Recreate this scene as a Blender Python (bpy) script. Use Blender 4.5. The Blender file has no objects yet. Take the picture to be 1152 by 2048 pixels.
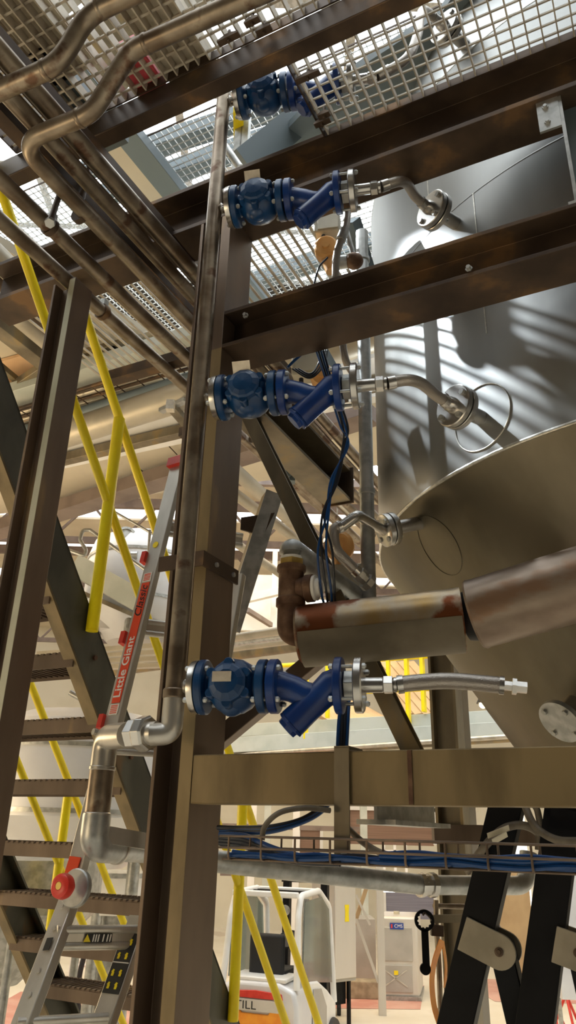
import bpy, bmesh, math, random
from mathutils import Vector, Matrix
random.seed(7)
C = bpy.context.scene.collection
def V3(*a): return Vector(a)
# ------------------------------------------------------------------ camera
F = 1500.0; TH = math.radians(23.2); RO = math.radians(1.5); EYE = 2.9
fw = V3(0, math.cos(TH), math.sin(TH)); up0 = V3(0, -math.sin(TH), math.cos(TH)); r0 = V3(1, 0, 0)
RT = math.cos(RO)*r0 + math.sin(RO)*up0; UPV = -math.sin(RO)*r0 + math.cos(RO)*up0
O = V3(0, 0, EYE)
cam = bpy.data.cameras.new('camera'); cam.sensor_fit = 'VERTICAL'; cam.sensor_height = 36.0
cam.lens = 36.0*F/2048.0; cam.clip_start = 0.05; cam.clip_end = 200
co = bpy.data.objects.new('camera', cam); C.objects.link(co)
m = Matrix((RT, UPV, -fw)).transposed().to_4x4(); m.translation = O
co.matrix_world = m; bpy.context.scene.camera = co
AZ = math.radians(63.0)
U = V3(-math.sin(AZ), math.cos(AZ), 0); V = V3(math.cos(AZ), math.sin(AZ), 0); Z = V3(0, 0, 1)
def ray(x, y): return (x-576)*RT/F - (y-1024)*UPV/F + fw
def P(x, y, Y): d = ray(x, y); return O + d*(Y/d.y)
def PZ(x, y, z): d = ray(x, y); return O + d*((z-EYE)/d.z)
def PV(x, y, v): d = ray(x, y); return O + d*((v-O.dot(V))/d.dot(V))
def UVZ(u, v, z): return U*u + V*v + Z*z
def along(p, d, q):
    d = d.normalized(); r = ray(*q).normalized(); w = p-O
    a, b, c = 1.0, -d.dot(r), 1.0; e1, e2 = -d.dot(w), r.dot(w)
    t = (e1*c - b*e2)/(a*c-b*b)
    return p + d*t
# ------------------------------------------------------------------ materials
def nmat(name):
    mt = bpy.data.materials.new(name); mt.use_nodes = True
    return mt, mt.node_tree.nodes, mt.node_tree.links, mt.node_tree.nodes['Principled BSDF']
def mat(name, c1, c2=None, rough=.5, metal=0.0, scale=6.0, stretch=(1,1,1), bump=0.0, c3=None, detail=6, r2=None, lo=.40, hi=.58):
    mt, N, L, B = nmat(name)
    B.inputs['Roughness'].default_value = rough; B.inputs['Metallic'].default_value = metal
    B.inputs['Base Color'].default_value = (*c1, 1)
    if c2:
        tc = N.new('ShaderNodeTexCoord'); mp = N.new('ShaderNodeMapping'); mp.inputs['Scale'].default_value = stretch
        L.new(tc.outputs['Object'], mp.inputs[0])
        nz = N.new('ShaderNodeTexNoise'); nz.inputs['Scale'].default_value = scale; nz.inputs['Detail'].default_value = detail
        L.new(mp.outputs[0], nz.inputs['Vector'])
        cr = N.new('ShaderNodeValToRGB'); L.new(nz.outputs['Fac'], cr.inputs[0])
        cr.color_ramp.elements[0].position = lo; cr.color_ramp.elements[0].color = (*c1, 1)
        cr.color_ramp.elements[1].position = hi; cr.color_ramp.elements[1].color = (*c2, 1)
        if c3:
            e = cr.color_ramp.elements.new(min(.98, hi+.06)); e.color = (*c3, 1)
        L.new(cr.outputs[0], B.inputs['Base Color'])
        if r2 is not None:
            mr = N.new('ShaderNodeMapRange'); mr.inputs['To Min'].default_value = rough; mr.inputs['To Max'].default_value = r2
            mr.inputs['From Min'].default_value = .3; mr.inputs['From Max'].default_value = .7
            L.new(nz.outputs['Fac'], mr.inputs['Value']); L.new(mr.outputs[0], B.inputs['Roughness'])
        if bump:
            bp = N.new('ShaderNodeBump'); bp.inputs['Strength'].default_value = bump; bp.inputs['Distance'].default_value = .01
            L.new(nz.outputs['Fac'], bp.inputs['Height']); L.new(bp.outputs[0], B.inputs['Normal'])
    return mt
def emis(name, col, s):
    mt, N, L, B = nmat(name); B.inputs['Base Color'].default_value = (*col, 1)
    B.inputs['Emission Color'].default_value = (*col, 1); B.inputs['Emission Strength'].default_value = s
    return mt
M = {}
M['brown'] = mat('weathered_steel', (.125,.088,.062), (.215,.155,.110), .40, .62, 3.5, (1,1,.25), .06, (.36,.25,.13), r2=.58, lo=.38, hi=.60)
M['dark'] = mat('dark_steel', (.060,.040,.028), (.11,.072,.046), .42, .6, 4.0, (1,1,1), .06, (.20,.115,.055), r2=.6)
M['ochre'] = mat('ochre_steel', (.15,.105,.045), (.26,.185,.085), .5, .2, 5.0, (1,1,.3), .05)
M['beamface'] = mat('streaked_beam', (.095,.068,.038), (.255,.20,.13), .42, .5, 2.2, (5,5,.8), .04, (.20,.085,.035), r2=.6, lo=.40, hi=.56)
M['gratebar'] = mat('warmlit_grating', (.40,.34,.26), (.52,.46,.37), .55, .2, 12)  # galvanised bars; warm lamplight from below is put into this beige
M['lug'] = mat('lug_steel', (.27,.235,.17), (.36,.31,.23), .5, .2, 8)
M['paleedge'] = mat('pale_edge_steel', (.38,.36,.25), (.52,.49,.36), .45, .3, 5, (1,1,.3))
M['olive'] = mat('olive_steel', (.15,.12,.078), (.24,.20,.135), .45, .5, 4.0, (1,1,.4), .04, (.30,.22,.11))
M['pipe'] = mat('pipe_steel', (.17,.125,.085), (.31,.255,.19), .30, .8, 7.0, (1,1,1), .03, (.14,.08,.05), r2=.46)
M['pipelight'] = mat('bright_pipe_steel', (.42,.39,.34), (.55,.52,.47), .28, .85, 8.0, (1,1,.2), .02, r2=.42)
M['galv'] = mat('galvanised_steel', (.36,.36,.34), (.50,.50,.48), .38, .7, 18.0, (1,1,1), .02)
M['stainless'] = mat('stainless_steel', (.50,.48,.45), (.62,.60,.57), .27, .95, 9.0, (1,1,1), .02)
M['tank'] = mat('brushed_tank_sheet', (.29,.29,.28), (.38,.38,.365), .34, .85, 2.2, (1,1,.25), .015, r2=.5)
M['tankcone'] = mat('brushed_cone_sheet', (.13,.11,.076), (.20,.172,.122), .38, .75, 2.2, (1,1,.25), .015, r2=.52)  # stainless like the shell; its dim warm reflections are put into the colour
M['weld'] = mat('weld_bead', (.55,.53,.48), (.7,.68,.62), .35, .85, 60)
M['blue'] = mat('blue_enamel', (.002,.030,.100), (.003,.044,.140), .36, 0, 9, bump=.05)
M['bluedark'] = mat('blue_enamel_outlet', (.003,.024,.135), (.004,.036,.18), .34, 0, 9, bump=.05)
M['rust'] = mat('rusty_iron', (.10,.045,.022), (.20,.11,.06), .62, .3, 14, (1,1,1), .25, (.28,.17,.10))
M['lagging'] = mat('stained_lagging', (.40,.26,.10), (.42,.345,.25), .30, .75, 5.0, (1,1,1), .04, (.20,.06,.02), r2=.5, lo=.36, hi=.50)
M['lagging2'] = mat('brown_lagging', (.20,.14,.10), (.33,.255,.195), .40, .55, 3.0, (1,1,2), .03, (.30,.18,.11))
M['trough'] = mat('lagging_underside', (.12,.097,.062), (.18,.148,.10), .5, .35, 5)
M['brass'] = mat('brass', (.75,.48,.12), (.85,.6,.2), .3, .8, 20)
M['yellow'] = mat('yellow_paint', (.92,.70,.004), (.98,.78,.008), .36, 0, 5, bump=.02)
M['white'] = mat('white_paint', (.78,.76,.72), (.84,.82,.79), .4, 0, 3)
M['cream'] = mat('cream_panel', (.62,.54,.41), (.70,.62,.48), .6, 0, 1.2)
M['creamwall'] = mat('cream_wall', (.74,.68,.54), (.80,.74,.60), .7, 0, .8)
M['peach'] = mat('peach_panel', (.75,.46,.24), (.80,.52,.30), .6, 0, 1.5)
M['floor'] = mat('shop_floor', (.74,.66,.52), (.82,.75,.62), .45, 0, .7, c3=(.66,.56,.44))
M['redfloor'] = mat('red_floor_paint', (.58,.26,.20), (.68,.40,.32), .5, 0, 1.5)
M['paleblue'] = mat('pale_grey_green_paint', (.50,.53,.48), (.58,.60,.55), .5, 0, 3)
M['black'] = mat('black_paint', (.0025,.0025,.0035), (.005,.005,.006), .5, 0, 12); M['black'].node_tree.nodes['Principled BSDF'].inputs['Specular IOR Level'].default_value = .18
M['stringer'] = mat('dark_green_grey_steel', (.062,.058,.042), (.105,.098,.072), .5, .35, 4, (1,1,.5), .05, (.16,.10,.05))
M['rubber'] = mat('black_rubber', (.01,.01,.012), None, .55)
M['cableblue'] = mat('blue_cable', (.003,.045,.17), None, .32)
M['cabledark'] = mat('dark_cable', (.012,.014,.022), None, .3)
M['cablebrown'] = mat('brown_hose', (.12,.095,.065), (.17,.14,.10), .5, .1, 20)
M['red'] = mat('red_plastic', (.62,.03,.02), (.7,.05,.03), .35, 0, 10)
M['orange'] = mat('orange_paint', (.85,.28,.02), (.92,.36,.03), .4, 0, 6)
M['amber'] = mat('orange_actuator', (.75,.33,.08), (.8,.42,.14), .45, 0, 9)
M['creambox'] = mat('cream_plastic', (.55,.49,.36), (.62,.56,.42), .5, 0, 8)
M['alu'] = mat('ladder_aluminium', (.56,.53,.47), (.66,.63,.57), .38, .65, 10, (1,1,.2), .02)
M['sticker'] = mat('red_sticker', (.80,.07,.015), None, .45)
M['stickerwhite'] = mat('white_sticker', (.85,.82,.76), None, .5)
M['tag'] = mat('cream_nameplate', (.62,.54,.42), (.72,.64,.52), .4, .4, 30)
M['ink'] = mat('black_ink', (.01,.01,.01), None, .5)
M['cab'] = mat('cabinet_steel', (.62,.58,.52), (.68,.64,.58), .4, .35, 1.5, (1,1,.2))
M['cabside'] = mat('cabinet_side', (.42,.40,.36), (.48,.46,.42), .45, .3, 2)
M['shutter'] = mat('brown_shutter', (.22,.13,.09), (.28,.17,.12), .6, 0, 2, (.2,.2,20))
M['shutterblue'] = mat('grey_shutter', (.22,.21,.27), (.30,.29,.36), .5, .2, 2, (.2,.2,20))
M['cardboard'] = mat('brown_board', (.40,.27,.14), (.46,.32,.17), .8, 0, 2)
M['wood'] = mat('timber', (.28,.22,.14), (.40,.32,.21), .8, 0, 6)
M['glass'] = mat('cab_glass', (.35,.42,.40), None, .06); M['glass'].node_tree.nodes['Principled BSDF'].inputs['Transmission Weight'].default_value = .7
M['bluesign'] = mat('blue_sign', (.02,.06,.30), None, .4)
M['pink'] = mat('pink_red_paint', (.75,.10,.12), None, .45)
M['purple'] = mat('purple_brown_beam', (.20,.15,.13), (.26,.20,.17), .6, .1, 3)
M['hallpipe'] = mat('lagged_hall_pipe', (.40,.35,.27), (.52,.46,.36), .45, .3, 3)
M['vessel'] = mat('pale_vessel', (.66,.65,.66), (.74,.73,.73), .42, .2, 1.4)
M['slate'] = mat('slate_blue_paint', (.16,.20,.22), None, .5)
M['skylight'] = emis('skylight_panel', (.93,.97,1.0), 1.6)
M['skylightup'] = emis('upper_skylight', (.88,.95,1.0), 4.0)
M['wallglow'] = emis('bright_wall_glow', (1.0,.98,.94), 1.3)
M['lampwarm'] = emis('warm_lamp', (1.0,.74,.38), 40.0)
M['lampcool'] = emis('cool_lamp', (.85,.95,1.0), 220.0)
M['tubecool'] = emis('tube_lamp', (.93,.95,1.0), 6.0)
# braided hose : fine ribs
def braid():
    mt, N, L, B = nmat('braided_hose'); B.inputs['Base Color'].default_value = (.42,.38,.34,1); B.inputs['Metallic'].default_value = .8; B.inputs['Roughness'].default_value = .38
    tc = N.new('ShaderNodeTexCoord'); vo = N.new('ShaderNodeTexVoronoi'); vo.inputs['Scale'].default_value = 260
    L.new(tc.outputs['Object'], vo.inputs['Vector']); bp = N.new('ShaderNodeBump'); bp.inputs['Strength'].default_value = .35; bp.inputs['Distance'].default_value = .002
    L.new(vo.outputs['Distance'], bp.inputs['Height']); L.new(bp.outputs[0], B.inputs['Normal']); return mt
M['braid'] = braid()
# ------------------------------------------------------------------ mesh builder
def perp(d):
    a = V3(0,0,1) if abs(d.z) < .9 else V3(1,0,0)
    x = d.cross(a).normalized(); return x, d.cross(x).normalized()
class MB:
    def __init__(s): s.v = []; s.f = []
    def add(s, vs, fs):
        k = len(s.v); s.v += [Vector(v) for v in vs]; s.f += [tuple(i+k for i in f) for f in fs]; return s
    def box(s, c, sx, sy, sz, ax=None):
        X, Y, Zz = ax or (V3(1,0,0), V3(0,1,0), V3(0,0,1)); c = Vector(c)
        vs = [c + X*(sx/2*i) + Y*(sy/2*j) + Zz*(sz/2*k) for k in (-1,1) for j in (-1,1) for i in (-1,1)]
        return s.add(vs, [(0,2,3,1),(4,5,7,6),(0,1,5,4),(2,6,7,3),(0,4,6,2),(1,3,7,5)])
    def corner(s, o, a, b, c):
        o = Vector(o); vs = [o+a*i+b*j+c*k for k in (0,1) for j in (0,1) for i in (0,1)]
        fs = [(0,2,3,1),(4,5,7,6),(0,1,5,4),(2,6,7,3),(0,4,6,2),(1,3,7,5)]
        if a.cross(b).dot(c) < 0: fs = [f[::-1] for f in fs]
        return s.add(vs, fs)
    def bar(s, p0, p1, w, h, up=None):
        p0 = Vector(p0); p1 = Vector(p1); d = (p1-p0); L = d.length; d.normalize()
        up = Vector(up) if up is not None else (Z if abs(d.z) < .95 else U)
        x = d.cross(up).normalized(); y = x.cross(d).normalized()
        return s.box((p0+p1)/2, w, L, h, (x, d, y))
    def prism(s, poly, o, ax, ay, dv):
        o = Vector(o); n = len(poly); ar = sum(poly[i][0]*poly[(i+1)%n][1]-poly[(i+1)%n][0]*poly[i][1] for i in range(n))
        if (ar > 0) == (ax.cross(ay).dot(dv) > 0): poly = poly[::-1]
        vs = [o+ax*a+ay*b for a, b in poly]; vs += [v+dv for v in vs]
        fs = [tuple(range(n)), tuple(range(2*n-1, n-1, -1))]
        fs += [((i+1)%n, i, n+i, n+(i+1)%n) for i in range(n)]
        return s.add(vs, fs)
    def ibeam(s, p0, p1, h, b, tw, tf, up=Z, chan=False):
        d = (p1-p0); dn = d.normalized(); x = dn.cross(up).normalized(); y = x.cross(dn).normalized()
        H, Bh, T = h/2, b/2, tw/2
        if chan: poly = [(-Bh,-H),(Bh,-H),(Bh,-H+tf),(-Bh+tw,-H+tf),(-Bh+tw,H-tf),(Bh,H-tf),(Bh,H),(-Bh,H)]
        else: poly = [(-Bh,-H),(Bh,-H),(Bh,-H+tf),(T,-H+tf),(T,H-tf),(Bh,H-tf),(Bh,H),(-Bh,H),(-Bh,H-tf),(-T,H-tf),(-T,-H+tf),(-Bh,-H+tf)]
        return s.prism(poly, p0, x, y, d)
    def cyl(s, p0, p1, r, n=20, r1=None, caps=True):
        p0 = Vector(p0); p1 = Vector(p1); d = (p1-p0).normalized(); x, y = perp(d); r1 = r if r1 is None else r1
        vs = [p0+(x*math.cos(t)+y*math.sin(t))*r for t in [2*math.pi*i/n for i in range(n)]]
        vs += [p1+(x*math.cos(t)+y*math.sin(t))*r1 for t in [2*math.pi*i/n for i in range(n)]]
        fs = [(i, (i+1)%n, n+(i+1)%n, n+i) for i in range(n)]
        if caps: fs += [tuple(range(n-1,-1,-1)), tuple(range(n, 2*n))]
        return s.add(vs, fs)
    def lathe(s, o, d, prof, n=32, a0=0.0, a1=None, closed=False):
        o = Vector(o); d = Vector(d).normalized(); x, y = perp(d); k = len(s.v)
        for t, r in prof:
            for i in range(n):
                a = a0 + 2*math.pi*i/n; s.v.append(o+d*t+(x*math.cos(a)+y*math.sin(a))*r)
        for j in range(len(prof)-1):
            for i in range(n):
                i2 = (i+1)%n; s.f.append((k+j*n+i, k+j*n+i2, k+(j+1)*n+i2, k+(j+1)*n+i))
        if prof[0][1] > 1e-6: s.f.append(tuple(k+i for i in range(n-1,-1,-1)))
        if prof[-1][1] > 1e-6: s.f.append(tuple(k+(len(prof)-1)*n+i for i in range(n)))
        return s
    def tube(s, pts, r, n=16, caps=True, closed=False):
        pts = [Vector(p) for p in pts]; m_ = len(pts); k = len(s.v); T = []
        for i in range(m_):
            if closed: T.append((pts[(i+1)%m_]-pts[i-1]).normalized())
            else: T.append((pts[min(i+1,m_-1)]-pts[max(i-1,0)]).normalized())
        x, y = perp(T[0])
        rr = r if isinstance(r, (list, tuple)) else [r]*m_
        for i in range(m_):
            if i:
                x = (x - T[i]*x.dot(T[i])).normalized(); y = T[i].cross(x)
            for j in range(n):
                a = 2*math.pi*j/n; s.v.append(pts[i]+(x*math.cos(a)+y*math.sin(a))*rr[i])
        for i in range(m_ if closed else m_-1):
            i2 = (i+1)%m_
            for j in range(n):
                j2 = (j+1)%n; s.f.append((k+i*n+j, k+i*n+j2, k+i2*n+j2, k+i2*n+j))
        if caps and not closed:
            s.f.append(tuple(k+j for j in range(n-1,-1,-1))); s.f.append(tuple(k+(m_-1)*n+j for j in range(n)))
        return s
    def ball(s, c, r, n=20, sc=(1,1,1)):
        c = Vector(c); k = len(s.v); h = n//2
        s.v.append(c+V3(0,0,-r*sc[2]))
        for i in range(1, h):
            a = -math.pi/2+math.pi*i/h
            for j in range(n):
                b = 2*math.pi*j/n; s.v.append(c+V3(math.cos(a)*math.cos(b)*r*sc[0], math.cos(a)*math.sin(b)*r*sc[1], math.sin(a)*r*sc[2]))
        s.v.append(c+V3(0,0,r*sc[2])); e = len(s.v)-1
        for j in range(n): s.f.append((k, k+1+(j+1)%n, k+1+j)); s.f.append((e, e-n+j, e-n+(j+1)%n))
        for i in range(h-2):
            for j in range(n): s.f.append((k+1+i*n+j, k+1+i*n+(j+1)%n, k+1+(i+1)*n+(j+1)%n, k+1+(i+1)*n+j))
        return s
    def build(s, name, mt, parent=None, label=None, loc=None, smooth=True, bevel=0.0, ang=.6):
        me = bpy.data.meshes.new(name); off = V3(0,0,0)
        if loc is not None: off = Vector(loc)
        p = parent
        while p is not None: off = off + p.location; p = p.parent
        me.from_pydata([v-off for v in s.v], [], s.f); me.validate(); me.update()
        me.materials.append(M[mt] if isinstance(mt, str) else mt)
        if smooth:
            for q in me.polygons: q.use_smooth = True
            me.set_sharp_from_angle(angle=ang)
        o = bpy.data.objects.new(name, me); C.objects.link(o)
        if loc is not None and parent is None: o.location = loc
        elif loc is not None:
            o.location = (0,0,0)
        if parent is not None: o.parent = parent
        if bevel:
            b = o.modifiers.new('edge', 'BEVEL'); b.width = bevel; b.segments = 2; b.limit_method = 'ANGLE'; b.angle_limit = .7
        if label: o['label'] = label
        return o
def tag(o, label, cat, group=None, kind='thing'):
    o['label'] = label; o['category'] = cat; o['kind'] = kind
    if group: o['group'] = group
    return o
def thing(name, loc, label, cat, group=None):
    o = bpy.data.objects.new(name, None); o.empty_display_size = .05; C.objects.link(o); o.location = loc
    return tag(o, label, cat, group)
def solo(name, mb, mt, label, cat, group=None, kind='thing', **k):
    lo = Vector((sum(v.x for v in mb.v)/len(mb.v), sum(v.y for v in mb.v)/len(mb.v), min(v.z for v in mb.v)))
    return tag(mb.build(name, mt, loc=lo, **k), label, cat, group, kind)
def struct(name, mb, mt, **k):
    o = mb.build(name, mt, **k); o['kind'] = 'structure'; return o
def kids(o): return [c for c in bpy.data.objects if c.parent == o]
def dup(root, loc, rotz=0.0, label=None, group=None):
    def rec(o, par):
        c = o.copy(); C.objects.link(c)
        if par is not None: c.parent = par
        for ch in kids(o): rec(ch, c)
        return c
    r = rec(root, None); r.location = loc; r.rotation_euler = (0,0,rotz)
    if label: r['label'] = label
    if group: r['group'] = group
    return r
def smooth(pts, n=8):
    pts = [Vector(p) for p in pts]; q = [pts[0]*2-pts[1]] + pts + [pts[-1]*2-pts[-2]]; out = []
    for i in range(1, len(q)-2):
        for k in range(n):
            t = k/n; a, b, c, d = q[i-1], q[i], q[i+1], q[i+2]
            out.append(.5*((2*b)+(c-a)*t+(2*a-5*b+4*c-d)*t*t+(3*b-a-3*c+d)*t**3))
    out.append(pts[-1]); return out
def fillet(pts, r, n=8):
    pts = [Vector(p) for p in pts]; out = [pts[0]]
    for i in range(1, len(pts)-1):
        a = (pts[i-1]-pts[i]); b = (pts[i+1]-pts[i]); la, lb = a.length, b.length; a.normalize(); b.normalize()
        ang = a.angle(b); 
        if ang > 3.1: out.append(pts[i]); continue
        rr = r[i-1] if isinstance(r, (list, tuple)) else r
        d = min(rr/math.tan(ang/2), la*.49, lb*.49); s0 = pts[i]+a*d; e0 = pts[i]+b*d
        for k in range(n+1):
            t = k/n; out.append(s0*(1-t)**2+pts[i]*2*t*(1-t)+e0*t*t)
    out.append(pts[-1]); return out
def text(body, name, mt, parent, o, ax, ay, size, ext=.0006, shear=0.0, align='LEFT', sx=1.0, bold=0.0):
    cu = bpy.data.curves.new(name, 'FONT'); cu.body = body; cu.offset = bold; cu.size = size; cu.extrude = ext; cu.shear = shear; cu.align_x = align; cu.align_y = 'CENTER'
    cu.materials.append(M[mt]); ob = bpy.data.objects.new(name, cu); C.objects.link(ob)
    ax = ax.normalized(); az = ax.cross(ay).normalized(); ay2 = az.cross(ax)
    off = V3(0,0,0); p = parent
    while p is not None: off = off + p.location; p = p.parent
    mm = Matrix((ax*sx, ay2, az)).transposed().to_4x4(); mm.translation = Vector(o)-off
    me = bpy.data.meshes.new_from_object(ob.evaluated_get(bpy.context.evaluated_depsgraph_get()))
    bpy.data.objects.remove(ob)
    ob = bpy.data.objects.new(name, me); C.objects.link(ob); ob.parent = parent
    ob.matrix_local = mm; return ob
# ------------------------------------------------------------------ main frame: column, beams, braces
VB = 2.10                                     # near face of the frame line
c0 = P(365, 1800, 2.5); cu_ = c0.dot(U)
def hcol(u0, v0, z0, z1, lu, lv, tf=.016, tw=.012, tn=None):
    # H section, web along U, flanges across U (u0 = outer near-right flange, v0 = near edge)
    b = MB()
    tn = tn or tf
    poly = [(0,0),(tn,0),(tn,lv/2-tw/2),(lu-tf,lv/2-tw/2),(lu-tf,0),(lu,0),(lu,lv),(lu-tf,lv),(lu-tf,lv/2+tw/2),(tn,lv/2+tw/2),(tn,lv),(0,lv)]
    return b.prism(poly, UVZ(u0, v0, z0), U, V, Z*(z1-z0))
mc = thing('steel_column', UVZ(cu_+.09, VB+.095, 0), 'tall brown steel column with valves and pipe in front of it', 'column')
hcol(cu_, VB, .02, 5.385, .155, .19, .014, .014, .046).build('column_shaft', 'brown', mc, bevel=.002)
MB().corner(UVZ(cu_-.0005, VB-.0015, .02), U*.047, V*.0015, Z*4.66).build('edge_strip', 'ochre', mc, 'ochre flange edge')  # thin strip coloured ochre along the near flange edge
MB().corner(UVZ(cu_-.08, VB-.08, 0), U*.34, V*.35, Z*.02).build('base_plate', 'dark', mc)
zb_ = PV(450, 1130, VB-.004).z
MB().corner(UVZ(cu_-.008, VB-.03, zb_), U*.008, V*.24, Z*.055).build('clamp_band', 'dark', mc)
MB().corner(UVZ(cu_-.008, VB-.034, zb_), U*.19, V*.008, Z*.055).build('clamp_band', 'dark', mc)
for q in (.05, .17): MB().cyl(UVZ(cu_-.008, VB+q, zb_+.027), UVZ(cu_-.016, VB+q, zb_+.027), .009, 6).build('bolt', 'galv', mc)
lc0 = P(106, 820, 2.55)
lcu, lcv = lc0.dot(U), lc0.dot(V)
lc = thing('steel_column', UVZ(lcu+.06, lcv+.055, 0), 'brown steel column in front of the stair treads, pipes resting on it', 'column')
MB().corner(UVZ(lcu-.0005, lcv-.0015, .02), U*.030, V*.0015, Z*5.03).build('edge_strip', 'paleedge', lc, 'pale flange edge')  # pale strip laid over the near flange edge
hcol(lcu, lcv, .02, 5.057, .123, .108, .012, .011, .029).build('column_shaft', 'brown', lc, bevel=.002)
MB().corner(UVZ(lcu-.06, lcv-.06, 0), U*.25, V*.24, Z*.02).build('base_plate', 'dark', lc)
def u_at(x, y, v): return PV(x, y, v).dot(U)
uR = -2.4
def beam(u0, u1, v, z, h, b, label, mt, tw=.012, tf=.016, chan=False, nm='steel_beam', grp=None):
    return solo(nm, MB().ibeam(UVZ(u0, v+b/2, z+h/2), UVZ(u1, v+b/2, z+h/2), h, b, tw, tf, Z, chan), mt, label, 'beam', grp, bevel=.0015)
b3 = beam(cu_+.0, uR, VB, 4.68, .178, .185, 'dark beam just below the second valve from the top, bolted to the tall column', 'dark')
b2 = beam(cu_+1.5, uR, VB, 5.385, .265, .19, 'dark beam carrying the upper floor grating, crossing behind the top of the pipe', 'dark', .014, .022)
b1 = solo('steel_beam', MB().corner(UVZ(2.4, 1.60, 5.50), U*-4.6, V*.068, Z*.117), 'dark', 'dark beam under the grating edge, nearest one overhead', 'beam', bevel=.004)
low = thing('steel_beam', UVZ(cu_-1, VB+.05, 2.978), 'stained brown beam below the lowest valve, over the cable tray', 'beam')
MB().corner(UVZ(cu_-.001, VB, 2.978), U*(uR-cu_), V*.10, Z*.145).build('beam_body', 'ochre', low, bevel=.004)
ub_ = u_at(825, 1550, VB)
MB().corner(UVZ(ub_, VB-.004, 2.98), U*.012, V*.006, Z*.141).build('weld_seam', 'rust', low)
for x_, y_ in ((492,632),(938,538)):
    p = PV(x_, y_, VB-.001)
    tag(MB().lathe(p, -V, [(0,.013),(.004,.013),(.004,.008),(.016,.008)], 6).build('hex_bolt', 'galv', loc=p), 'bolt near the %s end of the dark beam under the second valve' % ('column' if x_ < 600 else 'right'), 'bolt', 'bolts of the dark beam')
# stanchion between the two beams
st = thing('steel_stanchion', PV(1150, 395, 2.16), 'short galvanised post standing on the dark beam beside the tank top', 'post')
us = u_at(1148, 395, 2.12)
MB().corner(UVZ(us, 2.12, 4.858), U*-.012, V*.15, Z*.527).build('flange', 'galv', st)
MB().corner(UVZ(us-.012, 2.19, 4.858), U*-.14, V*.01, Z*.527).build('web', 'slate', st)
MB().corner(UVZ(us-.152, 2.12, 4.858), U*-.012, V*.15, Z*.527).build('flange', 'galv', st)
MB().corner(UVZ(us+.075, 2.117, 5.24), U*-.075, V*.01, Z*.15).build('bolt_plate', 'galv', st)
MB().corner(UVZ(us+.02, 2.10, 4.856), U*-.25, V*.18, Z*.012).build('foot_plate', 'galv', st)
for dz in (.035, .11): MB().lathe(UVZ(us+.045, 2.117, 5.24+dz), -V, [(0,.011),(.005,.011),(.005,.007),(.012,.007)], 6).build('bolt', 'galv', st)
# diagonal brace in the frame plane
VBR = 2.56
pa = PV(512, 858, VBR); pa = pa + (PV(508, 850, VBR)-pa)*4; pb = PV(823, 1497, VBR); pb = pb + (pb-pa)*.06
solo('diagonal_brace', MB().ibeam(pa, pb, .062, .062, .008, .008, V, True), 'olive', 'brown diagonal brace from column down to the stained beam', 'brace', bevel=.001)
pa, pb = P(430,1486,2.75), P(655,1300,2.72)
solo('diagonal_brace', MB().bar(pa, pb, .06, .075, V3(0,-1,.2)), 'brown', 'brown brace rising from the column behind the lowest blue valve', 'brace', bevel=.003)
# brace leaning the other way, further back
br = thing('angle_brace', P(470,1250,3.3), 'grey green angle brace leaning behind the tall column', 'brace')
p0, p1 = P(549,985,3.3), P(462,1260,3.3)
MB().bar(p0, p1, .085, .008, V3(.3,-1,0)).build('angle_leg', 'galv', br)
dd = (p1-p0).normalized(); MB().bar(p0+V3(-.05,.03,0), p1+V3(-.05,.03,0), .008, .08, V3(.3,-1,0)).build('angle_leg', 'ochre', br)
solo('gusset_plate', MB().prism([(0,0),(.16,.03),(.11,-.09),(.0,-.06)], P(482,1035,3.3), V3(1,0,0), Z, V3(0,.012,0)), 'dark', 'dark gusset plate holding the grey green brace', 'plate')
# deep channel running away under the middle valve
pc = P(500, 800, 2.95); pd = along(pc, V, (700,950))
ch = thing('channel_beam', pd, 'olive channel running away beneath the middle valve', 'beam')
MB().ibeam(pc, pd, .20, .16, .012, .016, Z, True).build('channel', 'olive', ch)
MB().bar(pd+V*.006-Z*.0, pd+V*.016, .19, .22).build('end_plate', 'dark', ch)
# V direction beam at low level behind the stained beam, and rear leg of the tank frame
pe = PZ(690, 1610, 2.98); pe = UVZ(u_at(760,1600,2.25), 2.21, 2.98)
pf = along(pe, V, (868,1668))
solo('steel_beam', MB().ibeam(pe+Z*.05, pf+Z*.05, .20, .12, .01, .014), 'galv', 'grey beam running away below the stained beam to the rear leg', 'beam')
rl = P(888, 1330, 4.7)
rear = thing('frame_leg', V3(rl.x, rl.y, 0), 'dark green leg of the tank frame standing behind the cone', 'column')
hcol(rl.dot(U)-.08, rl.dot(V)-.08, .02, 5.2, .16, .16).build('leg_shaft', 'olive', rear)
MB().corner(UVZ(rl.dot(U)-.14, rl.dot(V)-.14, 0), U*.28, V*.28, Z*.02).build('base_plate', 'dark', rear)
r2 = P(921, 1400, 4.9)
solo('light_post', MB().box(V3(r2.x+.02, r2.y+.1, 2.25), .085, .085, 4.5), 'cab', 'pale square post standing next to the dark green frame leg', 'post')
solo('steel_beam', MB().bar(P(866,1668,4.6), P(1140,1672,4.6), .08, .10), 'brown', 'brown horizontal tie behind the cable tray, right of the rear leg', 'beam')

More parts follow.
